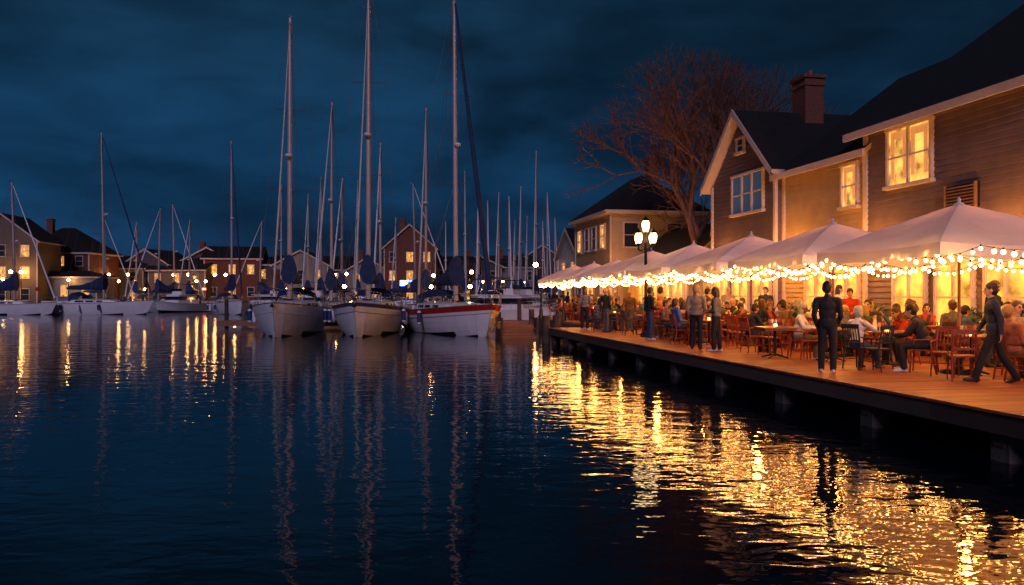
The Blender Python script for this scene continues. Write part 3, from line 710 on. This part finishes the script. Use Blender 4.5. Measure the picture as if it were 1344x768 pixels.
for u,v,dg,c in ((1240,494,140,0),(1150,487,30,1),(1270,486,-30,0),(1010,466,20,0),(968,457,-60,0),(1065,472,60,0),(1336,490,120,0),(1262,500,-20,0),(1150,474,-30,0)):
    p=px(u,v); FRONT.append(p); place('wooden_chair' if c==0 else 'dark_chair',CH[c],T(p.x,p.y,DECK,r_(dg)))
for u,v in ((1017,470),(1090,474),(1165,482),(1275,492)):
    p=px(u,v); FRONT.append(p); place('cafe_table',TB[R.randrange(4)],T(p.x,p.y,DECK,R.uniform(0,1)))
seatk=['s_m1','s_m2','s_f1','s_f2','s_m3','s_f3','s_m4','s_f4']
def tset(w_,s_,occ,jit=0.15):
    c=DM@Vector((w_,s_,DECK))
    if min((Vector((c.x,c.y))-Vector((f.x,f.y))).length for f in FRONT)<0.75: return
    rz=R.uniform(-0.25,0.25)+(0.785 if R.random()<0.3 else 0); place('cafe_table',TB[R.randrange(4)],T(c.x,c.y,DECK,A+rz))
    for k in range(4):
        a=A+rz+k*math.pi/2+R.uniform(-0.15,0.15); d=0.60+R.uniform(0,0.12)
        p=c+Vector((math.sin(a)*d,-math.cos(a)*d,0))
        if min((Vector((p.x,p.y))-Vector((f.x,f.y))).length for f in FRONT)<0.42: continue
        lw=DMI@p
        if lw.x<0.75: continue
        ch=0 if R.random()<0.85 else 1
        place('wooden_chair' if ch==0 else 'dark_chair',CH[ch],T(p.x,p.y,DECK,a+R.uniform(-0.2,0.2)))
        if R.random()<occ: person(R.choice(seatk),T(p.x,p.y,DECK,a+R.uniform(-0.25,0.25))@T(0,-0.05,0))
s=9.5
while s<51:
    sh=0 if s<36 else 1.9
    if s>19.0: tset(2.0+sh+R.uniform(-.15,.15),s,0.62)
    tset(3.9+sh*0.5+R.uniform(-.2,.2),s+0.6,0.82)
    if sh==0: tset(5.6+R.uniform(-.2,.2),s+0.2,0.8)
    s+=1.85
for w_,s_ in ((6.35,14),(5.0,21.6),(6.5,24.5),(3.0,26.6),(6.4,29),(4.8,16.2),(6.35,32),(4.7,36.4),(3.6,44),(6,46),(1.3,32.5),(1.0,34.6),(3.1,31.2)):
    person(R.choice(['m_a','m_b','f_a','f_b','m_c']),DM@T(w_,s_,DECK,R.uniform(0,6.28)),top=R.choice((2,3,4,5,6,7,8,0)))

def plant_mesh(i):
    r=random.Random(i+50); mb=MB(); mb.lathe((0,0,0),[(0.17,0),(0.24,0.38),(0.26,0.40),(0.26,0.45),(0.22,0.45)],POT,14)
    for k in range(260):
        a=r.uniform(0,6.28); el=r.uniform(0.1,1.5); d=Vector((math.cos(a)*math.cos(el),math.sin(a)*math.cos(el),math.sin(el))); c=Vector((0,0,0.75))+d*r.uniform(0.15,0.5)
        u=Vector((r.uniform(-1,1),r.uniform(-1,1),r.uniform(-1,1))).normalized(); v_=d.cross(u).normalized(); L=r.uniform(0.05,0.09)
        mb.poly([c-u*L,c+v_*L*0.4,c+u*L,c-v_*L*0.4],LEAF)
    for k in range(7):
        a=k*0.9; mb.tube((0,0,0.4),(0.25*math.cos(a),0.25*math.sin(a),0.95),0.012,0.006,BARK,4)
    return mb.mesh('potted_plant')
PLM=[plant_mesh(i) for i in range(2)]
for s in (12.4,16.4,19.0,22.8,27.3,33.5,37.6): place('potted_plant',PLM[R.randrange(2)],DM@T(6.55,s,DECK))

# ------------------------------------------------------------ sailboats
def sailboat(L=11.5,B=3.7,fb=1.25,H=17.5,stripe=BLUEST,cover=NAVY,furl=NAVY,detail=True,name='sailboat',dodger=NAVY,fr=1.0,mr=1.0,sq=0.93):
    mb=MB(); n=22; QS=[0,0.14,0.28,0.42,0.56,0.70,0.81,sq,1.0]; m=8
    def bt(t):
        return B/2*((0.72+0.28*math.sin(min(t/0.45,1)*math.pi/2)) if t<0.45 else max(0.0,1-((t-0.45)/0.55)**2.3)**0.85)
    def zs(t): return fb*(0.86+0.34*max(0,t-0.35)**1.6*1.6)
    def row(t):
        b_=max(bt(t),0.012); z1=zs(t); zk=-0.60*math.sin(math.pi*min(1,0.12+0.82*t))**0.7*(1 if t<0.97 else 0.6); out=[]
        pw=0.33+0.20*max(0,(t-0.5)/0.5)
        for q in QS:
            x=b_*(q**pw); z=zk+(z1-zk)*(q**1.3); y=-L/2+L*0.94*t+0.06*L*max(0,z/fb)*t**5
            out.append((x,y,z))
        return out
    rows=[row(i/n) for i in range(n+1)]
    for side in (1,-1):
        for i in range(n):
            for j in range(m):
                a,b_,c,d=rows[i][j],rows[i+1][j],rows[i+1][j+1],rows[i][j+1]; zc=(a[2]+b_[2]+c[2]+d[2])/4
                mm=WHITE
                if j==m-1: mm=stripe
                elif zc<0.06: mm=BOOT
                q=[(side*p[0],p[1],p[2]) for p in (a,b_,c,d)]
                if side<0: q=q[::-1]
                mb.add(q,[(0,1,2,3)],mm,True)
    for side in (1,-1):
        for i in range(n):
            a=rows[i][m]; c=rows[i+1][m]; mb.tube((side*a[0],a[1],a[2]),(side*c[0],c[1],c[2]),0.03,0.03,TEAK,5,caps=False)
            a=rows[i][m-2]; c=rows[i+1][m-2]; mb.tube((side*a[0]*1.005,a[1],a[2]),(side*c[0]*1.005,c[1],c[2]),0.018,0.018,stripe,4,caps=False)
    mb.poly([(p[0],p[1],p[2]) for p in rows[0]]+[(-p[0],p[1],p[2]) for p in rows[0][::-1]],WHITE)
    for i in range(n):
        a=rows[i][m]; c=rows[i+1][m]; mb.poly([(-a[0],a[1],a[2]-.03),(a[0],a[1],a[2]-.03),(c[0],c[1],c[2]-.03),(-c[0],c[1],c[2]-.03)],CREAM)
    Y=lambda t:-L/2+L*0.96*t
    st=[(0.30,0.62,0.50),(0.34,0.66,0.52),(0.55,0.60,0.45),(0.66,0.46,0.34),(0.74,0.26,0.06)]; pr=[]
    for t,wf,hh in st:
        wd=B/2*wf; z0=zs(t)-0.04; pr.append([(wd,Y(t),z0),(wd*0.92,Y(t),z0+hh*0.8),(wd*0.75,Y(t),z0+hh),(0,Y(t),z0+hh*1.08),(-wd*0.75,Y(t),z0+hh),(-wd*0.92,Y(t),z0+hh*0.8),(-wd,Y(t),z0)])
    for i in range(len(pr)-1):
        for j in range(6): mb.poly([pr[i][j],pr[i+1][j],pr[i+1][j+1],pr[i][j+1]],WHITE)
    mb.poly(pr[0],WHITE); mb.poly(pr[-1][::-1],WHITE)
    for side in (1,-1):
        for t0,t1 in ((0.36,0.44),(0.46,0.53),(0.56,0.61)):
            def wp(t,f):
                for k in range(len(st)-1):
                    if st[k][0]<=t<=st[k+1][0]:
                        g=(t-st[k][0])/(st[k+1][0]-st[k][0]); wf=st[k][1]+(st[k+1][1]-st[k][1])*g; hh=st[k][2]+(st[k+1][2]-st[k][2])*g
                        return (side*(B/2*wf*(1-0.1*f)+0.012),Y(t),zs(t)-0.04+hh*f)
            mb.poly([wp(t0,0.35),wp(t1,0.35),wp(t1,0.68),wp(t0,0.68)][::side],DARKGL)
    mb.box((0,Y(0.60),zs(0.6)+0.46),(0.5,0.5,0.06),DARKGL); mb.box((0,Y(0.80),zs(0.8)+0.02),(0.5,0.5,0.08),DARKGL)
    zc=zs(0.2)
    for side in (1,-1):
        mb.box((side*B*0.33,Y(0.17),zc+0.12),(0.14,L*0.25,0.3),WHITE); mb.box((side*B*0.25,Y(0.17),zc+0.02),(0.45,L*0.22,0.12),TEAK)
    for k in range(6):
        a0=math.pi*k/6; a1=math.pi*(k+1)/6; wd=B*0.30
        for (ya,yb,ha,hb) in ((0.29,0.33,0.95,1.0),(0.33,0.385,1.0,0.6)):
            f=lambda a,yy,hh:(wd*math.cos(a)*1.0,Y(yy),zc+0.25+hh*max(0.0,math.sin(a))**0.55)
            mb.add([f(a0,ya,ha),f(a1,ya,ha),f(a1,yb,hb),f(a0,yb,hb)],[(0,1,2,3)],dodger,True)
    zw=zs(0.1)+0.55; pts=[(0.42*math.cos(k*math.pi/6),Y(0.1),zw+0.42*math.sin(k*math.pi/6)) for k in range(13)]
    mb.path(pts,0.018,STEEL,5); mb.tube((0,Y(0.11),zs(.1)-.1),(0,Y(0.11),zw+0.2),0.07,0.05,WHITE)
    for k in range(6): mb.tube((0,Y(0.1),zw),pts[k*2],0.01,0.01,STEEL,4)
    tm=0.57; ym=Y(tm); z0=zs(tm)
    mb.tube((0,ym,z0-0.1),(0,ym-0.12,H*0.55),0.12*mr,0.115*mr,ALU,10); mb.tube((0,ym-0.12,H*0.55),(0,ym-0.3,H),0.115*mr,0.08*mr,ALU,10)
    top=Vector((0,ym-0.3,H)); bow=Vector((0,L/2-0.02,zs(1)+0.05)); stern=Vector((0,-L/2+0.05,zs(0)))
    mb.tube(top,top+Vector((0,0,0.5)),0.012,0.008,WIRE,4); mb.tube(top+Vector((0,-0.25,0.05)),top+Vector((0,0.35,0.05)),0.012,0.012,WIRE,4)
    mb.box((top.x,top.y-0.25,top.z+0.12),(0.05,0.2,0.1),WIRE)
    mb.tube(top,stern,0.011,0.011,WIRE,4)
    f1=bow.lerp(top,0.03); f2=bow.lerp(top,0.97)
    mb.tube(bow,top,0.012,0.012,WIRE,4); mb.tube(f1,bow.lerp(top,0.45),0.085*fr,0.075*fr,furl,8); mb.tube(bow.lerp(top,0.45),f2,0.075*fr,0.035*fr,furl,8); mb.lathe(tuple(bow.lerp(top,0.02)),[(0.12,-0.05),(0.12,0.08)],STEEL,10)
    for fz,wd in ((0.40,0.30),(0.68,0.24)):
        zz=z0+(H-z0)*fz; c=Vector((0,ym-0.15,zz))
        for side in (1,-1):
            tip=c+Vector((side*B*wd,-0.3,0.10)); mb.tube(c,tip,0.024,0.014,WIRE,6)
    z1=z0+(H-z0)*0.40+0.10; z2=z0+(H-z0)*0.68+0.10
    for side in (1,-1):
        cp=Vector((side*bt(tm)*0.96,ym-0.25,zs(tm))); t1=Vector((side*B*0.30,ym-0.45,z1)); t2=Vector((side*B*0.24,ym-0.45,z2))
        mb.path([cp,t1,t2,top],0.011,WIRE,4); mb.tube(cp+Vector((0,0.35,0)),(0,ym-0.1,z1),0.010,0.010,WIRE,4); mb.tube(cp+Vector((0,-0.35,0)),(0,ym-0.1,z1),0.010,0.010,WIRE,4); mb.tube(t1,(0,ym-0.2,z2),0.010,0.010,WIRE,4)
    for k in range(3): mb.tube((0.14*(k-1),ym-0.1+0.12*(k%2),z0+0.2),(0.06*(k-1),ym-0.2,H-0.3),0.008,0.008,WIRE,4)
    mb.ball((0,ym+0.28,z0+(H-z0)*0.52),(0.22,0.22,0.11),WHITE,12,6); mb.box((0,ym+0.1,z0+(H-z0)*0.52-0.12),(0.1,0.3,0.05),ALU)
    zb=z0+1.55; yb=ym-L*0.36
    mb.tube((0,ym-0.1,zb),(0,yb,zb+0.12),0.075,0.065,ALU,8)
    N=12; prev=None
    for k in range(N+1):
        t=k/N; yy=ym+0.18-(L*0.36)*t; hh=(1.45*(1-t)**2.2+0.42)*(1 if k<N else 0.5)*(0.92+0.16*R.random()); wd=0.34*(1-t)**1.2+0.15+R.uniform(-.03,.03); zz=zb-0.12+0.1*t
        ring=[(wd*math.sin(a)*(1 if math.cos(a)<0 else 0.75+0.1*R.random()),yy,zz+hh*(0.5+0.5*math.cos(a))-0.1) for a in [2*math.pi*j/10 for j in range(10)]]
        if prev: mb.add(prev+ring,[(j,(j+1)%10,10+(j+1)%10,10+j) for j in range(10)],cover,True)
        else: mb.poly(ring,cover)
        prev=ring
    mb.poly(prev[::-1],cover)
    mb.tube((0,yb,zb+0.12),top,0.009,0.009,WIRE,4); mb.tube((0,yb+L*0.05,zb),(0,Y(0.12),zc+0.2),0.02,0.02,WIRE,4)
    if detail:
        sp=[]; 
        for i in range(1,n,3):
            sp.append(i)
            for side in (1,-1): a=rows[i][m]; mb.tube((side*a[0]*0.95,a[1],a[2]),(side*a[0]*0.95,a[1],a[2]+0.62),0.014,0.012,STEEL,5)
        for side in (1,-1):
            for hh in (0.34,0.61): mb.path([(side*rows[i][m][0]*0.95,rows[i][m][1],rows[i][m][2]+hh) for i in sp],0.008,STEEL,4)
            q=[rows[i][m] for i in (19,20,21)]; b0=Vector((side*q[0][0],q[0][1],q[0][2])); 
            mb.path([b0,b0+Vector((0,0,0.62)),Vector((side*q[1][0],q[1][1]+0.15,q[1][2]+0.64)),Vector((side*0.2,L/2+0.05,bow.z+0.66)),Vector((0,L/2+0.15,bow.z+0.66))],0.018,STEEL,6)
            mb.tube((side*0.2,L/2+0.05,bow.z+0.66),(side*0.08,L/2-0.25,bow.z),0.015,0.015,STEEL,5); mb.tube((side*q[1][0],q[1][1]+0.15,q[1][2]+0.64),(side*q[1][0],q[1][1],q[1][2]),0.015,0.015,STEEL,5)
            s0=rows[0][m]; mb.path([(side*s0[0]*.95,s0[1]+1.0,s0[2]),(side*s0[0]*.95,s0[1]+1.0,s0[2]+.65),(side*s0[0]*.95,s0[1]+.05,s0[2]+.65),(0,s0[1]+.05,s0[2]+.65)],0.018,STEEL,6); mb.tube((side*s0[0]*.95,s0[1]+.05,s0[2]),(side*s0[0]*.95,s0[1]+.05,s0[2]+.65),0.015,0.015,STEEL,5)
            for k,i in enumerate((6,10,14)):
                a=rows[i][m]; x=side*(a[0]+0.13); mb.tube((x,a[1],a[2]-0.75),(x,a[1],a[2]-0.2),0.12,0.12,WHITE if k%2 else BLUEST,10); mb.ball((x,a[1],a[2]-0.2),0.12,WHITE,10,6); mb.ball((x,a[1],a[2]-0.75),0.12,WHITE,10,6); mb.tube((x,a[1],a[2]-0.1),(side*a[0]*0.95,a[1],a[2]+0.35),0.01,0.01,WIRE,4)
        mb.box((0,L/2+0.02,bow.z-0.03),(0.16,0.5,0.06),STEEL); mb.tube((0,L/2-0.1,bow.z+0.02),(0,L/2+0.32,bow.z-0.12),0.025,0.025,STEEL); mb.poly([(0,L/2+0.38,bow.z-0.08),(0.14,L/2+0.16,bow.z-0.26),(0,L/2+0.1,bow.z-0.3),(-0.14,L/2+0.16,bow.z-0.26)],STEEL)
        for k in range(5): mb.ball((R.uniform(-.5,.5),Y(0.76+0.03*k),zs(0.8)+0.06),(0.16,0.2,0.1),R.choice((CREAM,WHITE,NAVY)),8,5)
        mb.path([(0.8,-L/2+0.2,zs(0)),(0.8,-L/2-0.05,zs(0)+1.9)],0.015,TEAK,5); mb.poly([(0.8,-L/2-0.05,zs(0)+1.85),(0.8,-L/2-0.65,zs(0)+1.7),(0.8,-L/2-0.6,zs(0)+1.3),(0.8,-L/2-0.02,zs(0)+1.4)],REDST)
    return mb.mesh(name)
SB1=sailboat(12,4.2,1.6,18.2,WHITE,furl=CREAM,fr=0.6,mr=1.2); SB2=sailboat(12,4.2,1.6,20.5,BLUEST,furl=CREAM,fr=0.6,mr=1.2); SB3=sailboat(12.5,4.9,1.5,19.6,REDST,fr=1.7,mr=1.2,sq=0.88)
def boat(me,u,Yc,deg,H=1): 
    return place('sailboat',me,T((u-672)/FOC*Yc,Yc,0,r_(deg))@Matrix.Scale(H,4))
boat(SB1,382,46.3,187); boat(SB2,485,46.3,183); boat(SB3,594,46.6,203)
SBS=sailboat(12.5,3.9,1.35,19.5,WHITE,furl=NAVY)
SBD=[sailboat(10.5,3.3,1.15,15.5,BLUEST,furl=WHITE,detail=False),sailboat(9.5,3.1,1.1,13,WHITE,cover=BLUEST,furl=WHITE,detail=False),sailboat(12,3.7,1.3,17.6,WHITE,furl=CREAM,detail=False,dodger=CREAM)]
boat(SBS,130,88,-98,1.03); boat(SBS,303,90,-150)
boat(SBD[2],437,64,180); boat(SBD[1],450,74,178); boat(SBD[2],560,66,180); boat(SBD[0],500,70,182); boat(SBD[1],14,86,-95,1.1); boat(SBD[1],212,100,150); boat(SBD[1],135,112,-90)
for u,Yc,k in ((225,118,0),(250,116,1),(370,112,2),(405,106,0),(470,108,2),(520,112,1),(610,100,2),(640,92,1),(655,104,0),(668,88,1),(684,98,0),(692,110,1),(704,86,2),(718,104,0),(728,112,1),(345,118,1),(540,96,0),(585,118,1),(180,119,1),(676,116,1),(712,118,1),(422,90,0),(628,78,1)):
    boat(SBD[k],u,Yc,R.choice((170,180,185,-95,100)) if u<630 else R.choice((175,184)))
def motorboat():
    mb=MB(); n=14; L=9; B=3.1
    rows=[]
    for i in range(n+1):
        t=i/n; b_=B/2*(0.9+0.1*t if t<0.4 else max(0.01,(1-((t-.4)/.6)**2.6))*0.94); z1=0.95+0.45*t*t
        rows.append([(0,-L/2+L*t*0.9,-0.3+0.3*t**3),(b_*0.8,-L/2+L*t*0.93,0.05+0.25*t**2),(b_*0.95,-L/2+L*t*0.97,z1*0.8),(b_,-L/2+L*t,z1)])
    for sd_ in (1,-1):
        for i in range(n):
            for j in range(3):
                q=[(sd_*p[0],p[1],p[2]) for p in (rows[i][j],rows[i+1][j],rows[i+1][j+1],rows[i][j+1])]; mb.add(q,[(0,1,2,3)],BLUEST if j==0 else WHITE,True)
    for i in range(n): a=rows[i][3]; c=rows[i+1][3]; mb.poly([(-a[0],a[1],a[2]-.02),(a[0],a[1],a[2]-.02),(c[0],c[1],c[2]-.02),(-c[0],c[1],c[2]-.02)],CREAM)
    mb.poly(rows[0]+[(-p[0],p[1],p[2]) for p in rows[0][::-1]],WHITE)
    mb.box((0,-0.2,1.55),(2.3,3.6,1.1),WHITE,taper=0.86); mb.box((0,-0.2,1.72),(2.2,3.45,0.42),DARKGL,taper=0.95); mb.box((0,-0.5,2.15),(2.2,3.4,0.08),WHITE)
    mb.box((0,0.3,2.4),(1.7,0.7,0.5),WHITE,taper=0.8); mb.box((0,0.62,2.75),(1.5,0.05,0.3),DARKGL); mb.box((0,-1,2.4),(1.6,0.5,0.4),NAVY)
    for x in (-1.0,1.0): mb.tube((x,-1.9,2.15),(x*0.9,-1.6,3.4),0.03,0.03,STEEL)
    mb.box((0,-1.2,3.45),(2.0,1.4,0.06),NAVY); mb.tube((0.9,-1.4,3.4),(0.9,-1.6,6),0.012,0.008,WIRE)
    for sd_ in (1,-1): mb.path([(sd_*rows[i][3][0]*.93,rows[i][3][1],rows[i][3][2]+.5) for i in range(6,n+1)],0.015,STEEL,4)
    for sd_ in (1,-1):
        for i in range(6,n+1,2): a=rows[i][3]; mb.tube((sd_*a[0]*.93,a[1],a[2]),(sd_*a[0]*.93,a[1],a[2]+.5),0.012,0.012,STEEL,4)
    return mb.mesh('motorboat')
MBT=motorboat()
for u,Yc,dg in ((650,66,-70),(685,72,-60),(668,60,-110),(237,100,160),(640,84,100),(357,98,-90),(415,80,170)):
    place('motorboat',MBT,T((u-672)/FOC*Yc,Yc,0,r_(dg)))

mb=MB()
for x,y,lx,ly in ((-30,114,110,1.6),(-8.5,53.5,22,1.6),(-24,106,1.4,16),(-50,108,1.4,14),(-7,80,1.4,52),(2.5,66,1.4,20)):
    mb.box((x,y,0.3),(lx,ly,0.35),TABLEW)
    k=max(lx,ly)
    for i in range(int(k/5)+1):
        o=-k/2+i*5; p=(x+(o if lx>ly else 0.9),y+(0.9 if lx>ly else o)); mb.tube((p[0],p[1],-1),(p[0],p[1],1.9),0.15,0.14,PILE,8)
mb.obj('floating_docks')

# ------------------------------------------------------------ far shore
def shore_house(name,u,Y,wd,dp,he,hr,kind,wm,lit=0.5,rot=0,floors=2,chim=False):
    x=(u-672)/FOC*Y; M=T(x,Y,0,math.pi/2+rot); wins=[]; nx=max(2,int(wd/2.6))
    for f in range(floors):
        for i in range(nx):
            a=-wd/2+wd*(i+0.5)/nx; z=0.6+(he-0.6)*(f+0.5)/floors+0.1; pm=WINLIT if R.random()<lit else WINDK
            wins.append(('f',a,z,1.0,min(1.5,(he-.6)/floors*.55),pm,1))
    return house(name,M,0,dp,-wd/2,wd/2,0.6,he,hr,kind,wm,wins,over=0.5,chim=(dp*0.4,wd*0.2,hr+1.2,0.9) if chim else None,course=0.3)
W1=mat('wall_white',(0.22,0.21,0.20),0.8); W2=mat('wall_cream',(0.16,0.12,0.08),0.8); W3=mat('wall_brick',(0.12,0.04,0.028),0.85); W4=mat('wall_grey',(0.06,0.06,0.07),0.8)
shore_house('cream_shore_house',2,108,9,8,9.5,13,'w',W2,0.5,0.15,3)
shore_house('brick_shore_house',68,118,11,9,8.3,12.4,'h',W3,0.4,0.0,3,True)
shore_house('low_white_shop',85,112,9,5,4.6,5.6,'h',W1,0.7,0,1)
hs=[(150,132,9,8,6.5,8.5,W1,'s'),(192,134,8,8,7.2,9.6,W4,'w'),(232,132,10,8,6.2,8.2,W2,'s'),(272,136,8,8,7.8,10.0,W4,'w'),(305,134,9,8,8.2,10.2,W3,'s'),(345,136,10,9,7.2,8.8,W4,'h'),(395,134,9,8,7.0,9.4,W1,'w'),(440,136,9,8,6.4,8.6,W4,'s'),(482,134,7,8,6.0,8.2,W1,'w'),(590,136,9,8,6.4,8.6,W2,'s'),(628,140,8,8,7.0,8.8,W4,'w'),(672,142,9,8,7,9,W1,'s'),(712,146,9,8,8,11,W4,'w'),(745,150,10,9,8.5,11.5,W2,'h')]
for u,Y_,wd,dp,he,hr,wm_,kd in hs: shore_house('shore_house',u,Y_,wd,dp,he,hr,kd,wm_,0.5,R.uniform(-.2,.2),2,R.random()<0.4)
shore_house('red_brick_house',538,128,8.2,8,9.6,13.2,'w',W3,0.55,0,3,True)
def slamp_mesh(H,g,r=0.24):
    mb=MB(); mb.lathe((0,0,0),[(0.14,0),(0.12,0.4),(0.05,0.6),(0.045,H-0.2),(0.1,H-0.1)],BLACKM,8); mb.ball((0,0,H+0.1),r,g,8,6); mb.lathe((0,0,H+0.1+r),[(0.1,-0.02),(0.02,0.12)],BLACKM,8); return mb.mesh('shore_street_lamp')
SL=[slamp_mesh(3.6,SHOREG,0.19),slamp_mesh(4.6,SHOREG,0.22),slamp_mesh(2.4,SHOREG,0.14)]
for u,Y_,k in ((4,105,0),(14,106,1),(28,107,1),(90,111,0),(112,118,2),(143,122.6,1),(156,122.6,0),(168,122.6,1),(178,122,0),(190,122.6,2),(213,122.7,2),(228,122.7,1),(247,122.7,1),(258,122.5,0),(270,122.7,0),(282,122.7,1),(296,122.7,1),(308,122.7,0),(350,122,2),(398,122,2),(440,122,1),(455,110,1),(498,122,2),(556,122,0),(569,119,1),(619,100,1),(634,115,0),(652,117,2),(690,120,0),(703,75,1),(716,110,0),(738,118,2),(375,122,2),(660,122,0),(528,122,2),(566,62,2),(617,60,2),(452,58,2)):
    x_=(u-672)/FOC*Y_
    place('shore_street_lamp',SL[k],T(x_,Y_,0.5 if (Y_>104 and x_<-50) or Y_>=121.9 else 0.3))
def sign(name,u,Y_,z,wd,h,g):
    mb=MB(); mb.box((0,0,0),(wd,0.12,h),g); mb.box((0,0.08,0),(wd+0.2,0.05,h+0.2),BLACKM); mb.tube((0,0.1,0),(0,0.1,-z+0.5),0.06,0.06,BLACKM); mb.obj(name,T((u-672)/FOC*Y_,Y_,z))
sign('blue_lit_sign',533,121.5,3.9,1.8,0.8,BLUEG); sign('red_lit_sign',215,121.5,3.2,0.7,0.35,REDG); sign('red_lit_sign',268,121.5,3.0,0.5,0.3,REDG)
mb=MB()
for k in range(95):
    X_=R.uniform(-150,90); Y_=R.uniform(150,185); H_=R.uniform(6,10.5); Rr=R.uniform(2.5,4.5); mb.tube((X_,Y_,0.5),(X_,Y_,H_*0.6),0.3,0.15,PILE,5)
    for j in range(170):
        d=Vector((R.gauss(0,1),R.gauss(0,1),R.gauss(0,1))).normalized()*R.uniform(0.5,1)**0.5; c=Vector((X_,Y_,H_*0.62))+Vector((d.x*Rr,d.y*Rr,d.z*H_*0.42)); s=R.uniform(0.25,0.6)
        u=Vector((R.uniform(-1,1),R.uniform(-1,1),R.uniform(-1,1))).normalized(); v_=u.orthogonal().normalized(); mb.poly([c-u*s,c+v_*s*0.6,c+u*s,c-v_*s*0.6],FARLEAF)
mb.obj('distant_trees')
print('verts', sum(len(o.data.vertices) for o in scene.objects if o.type=='MESH'))
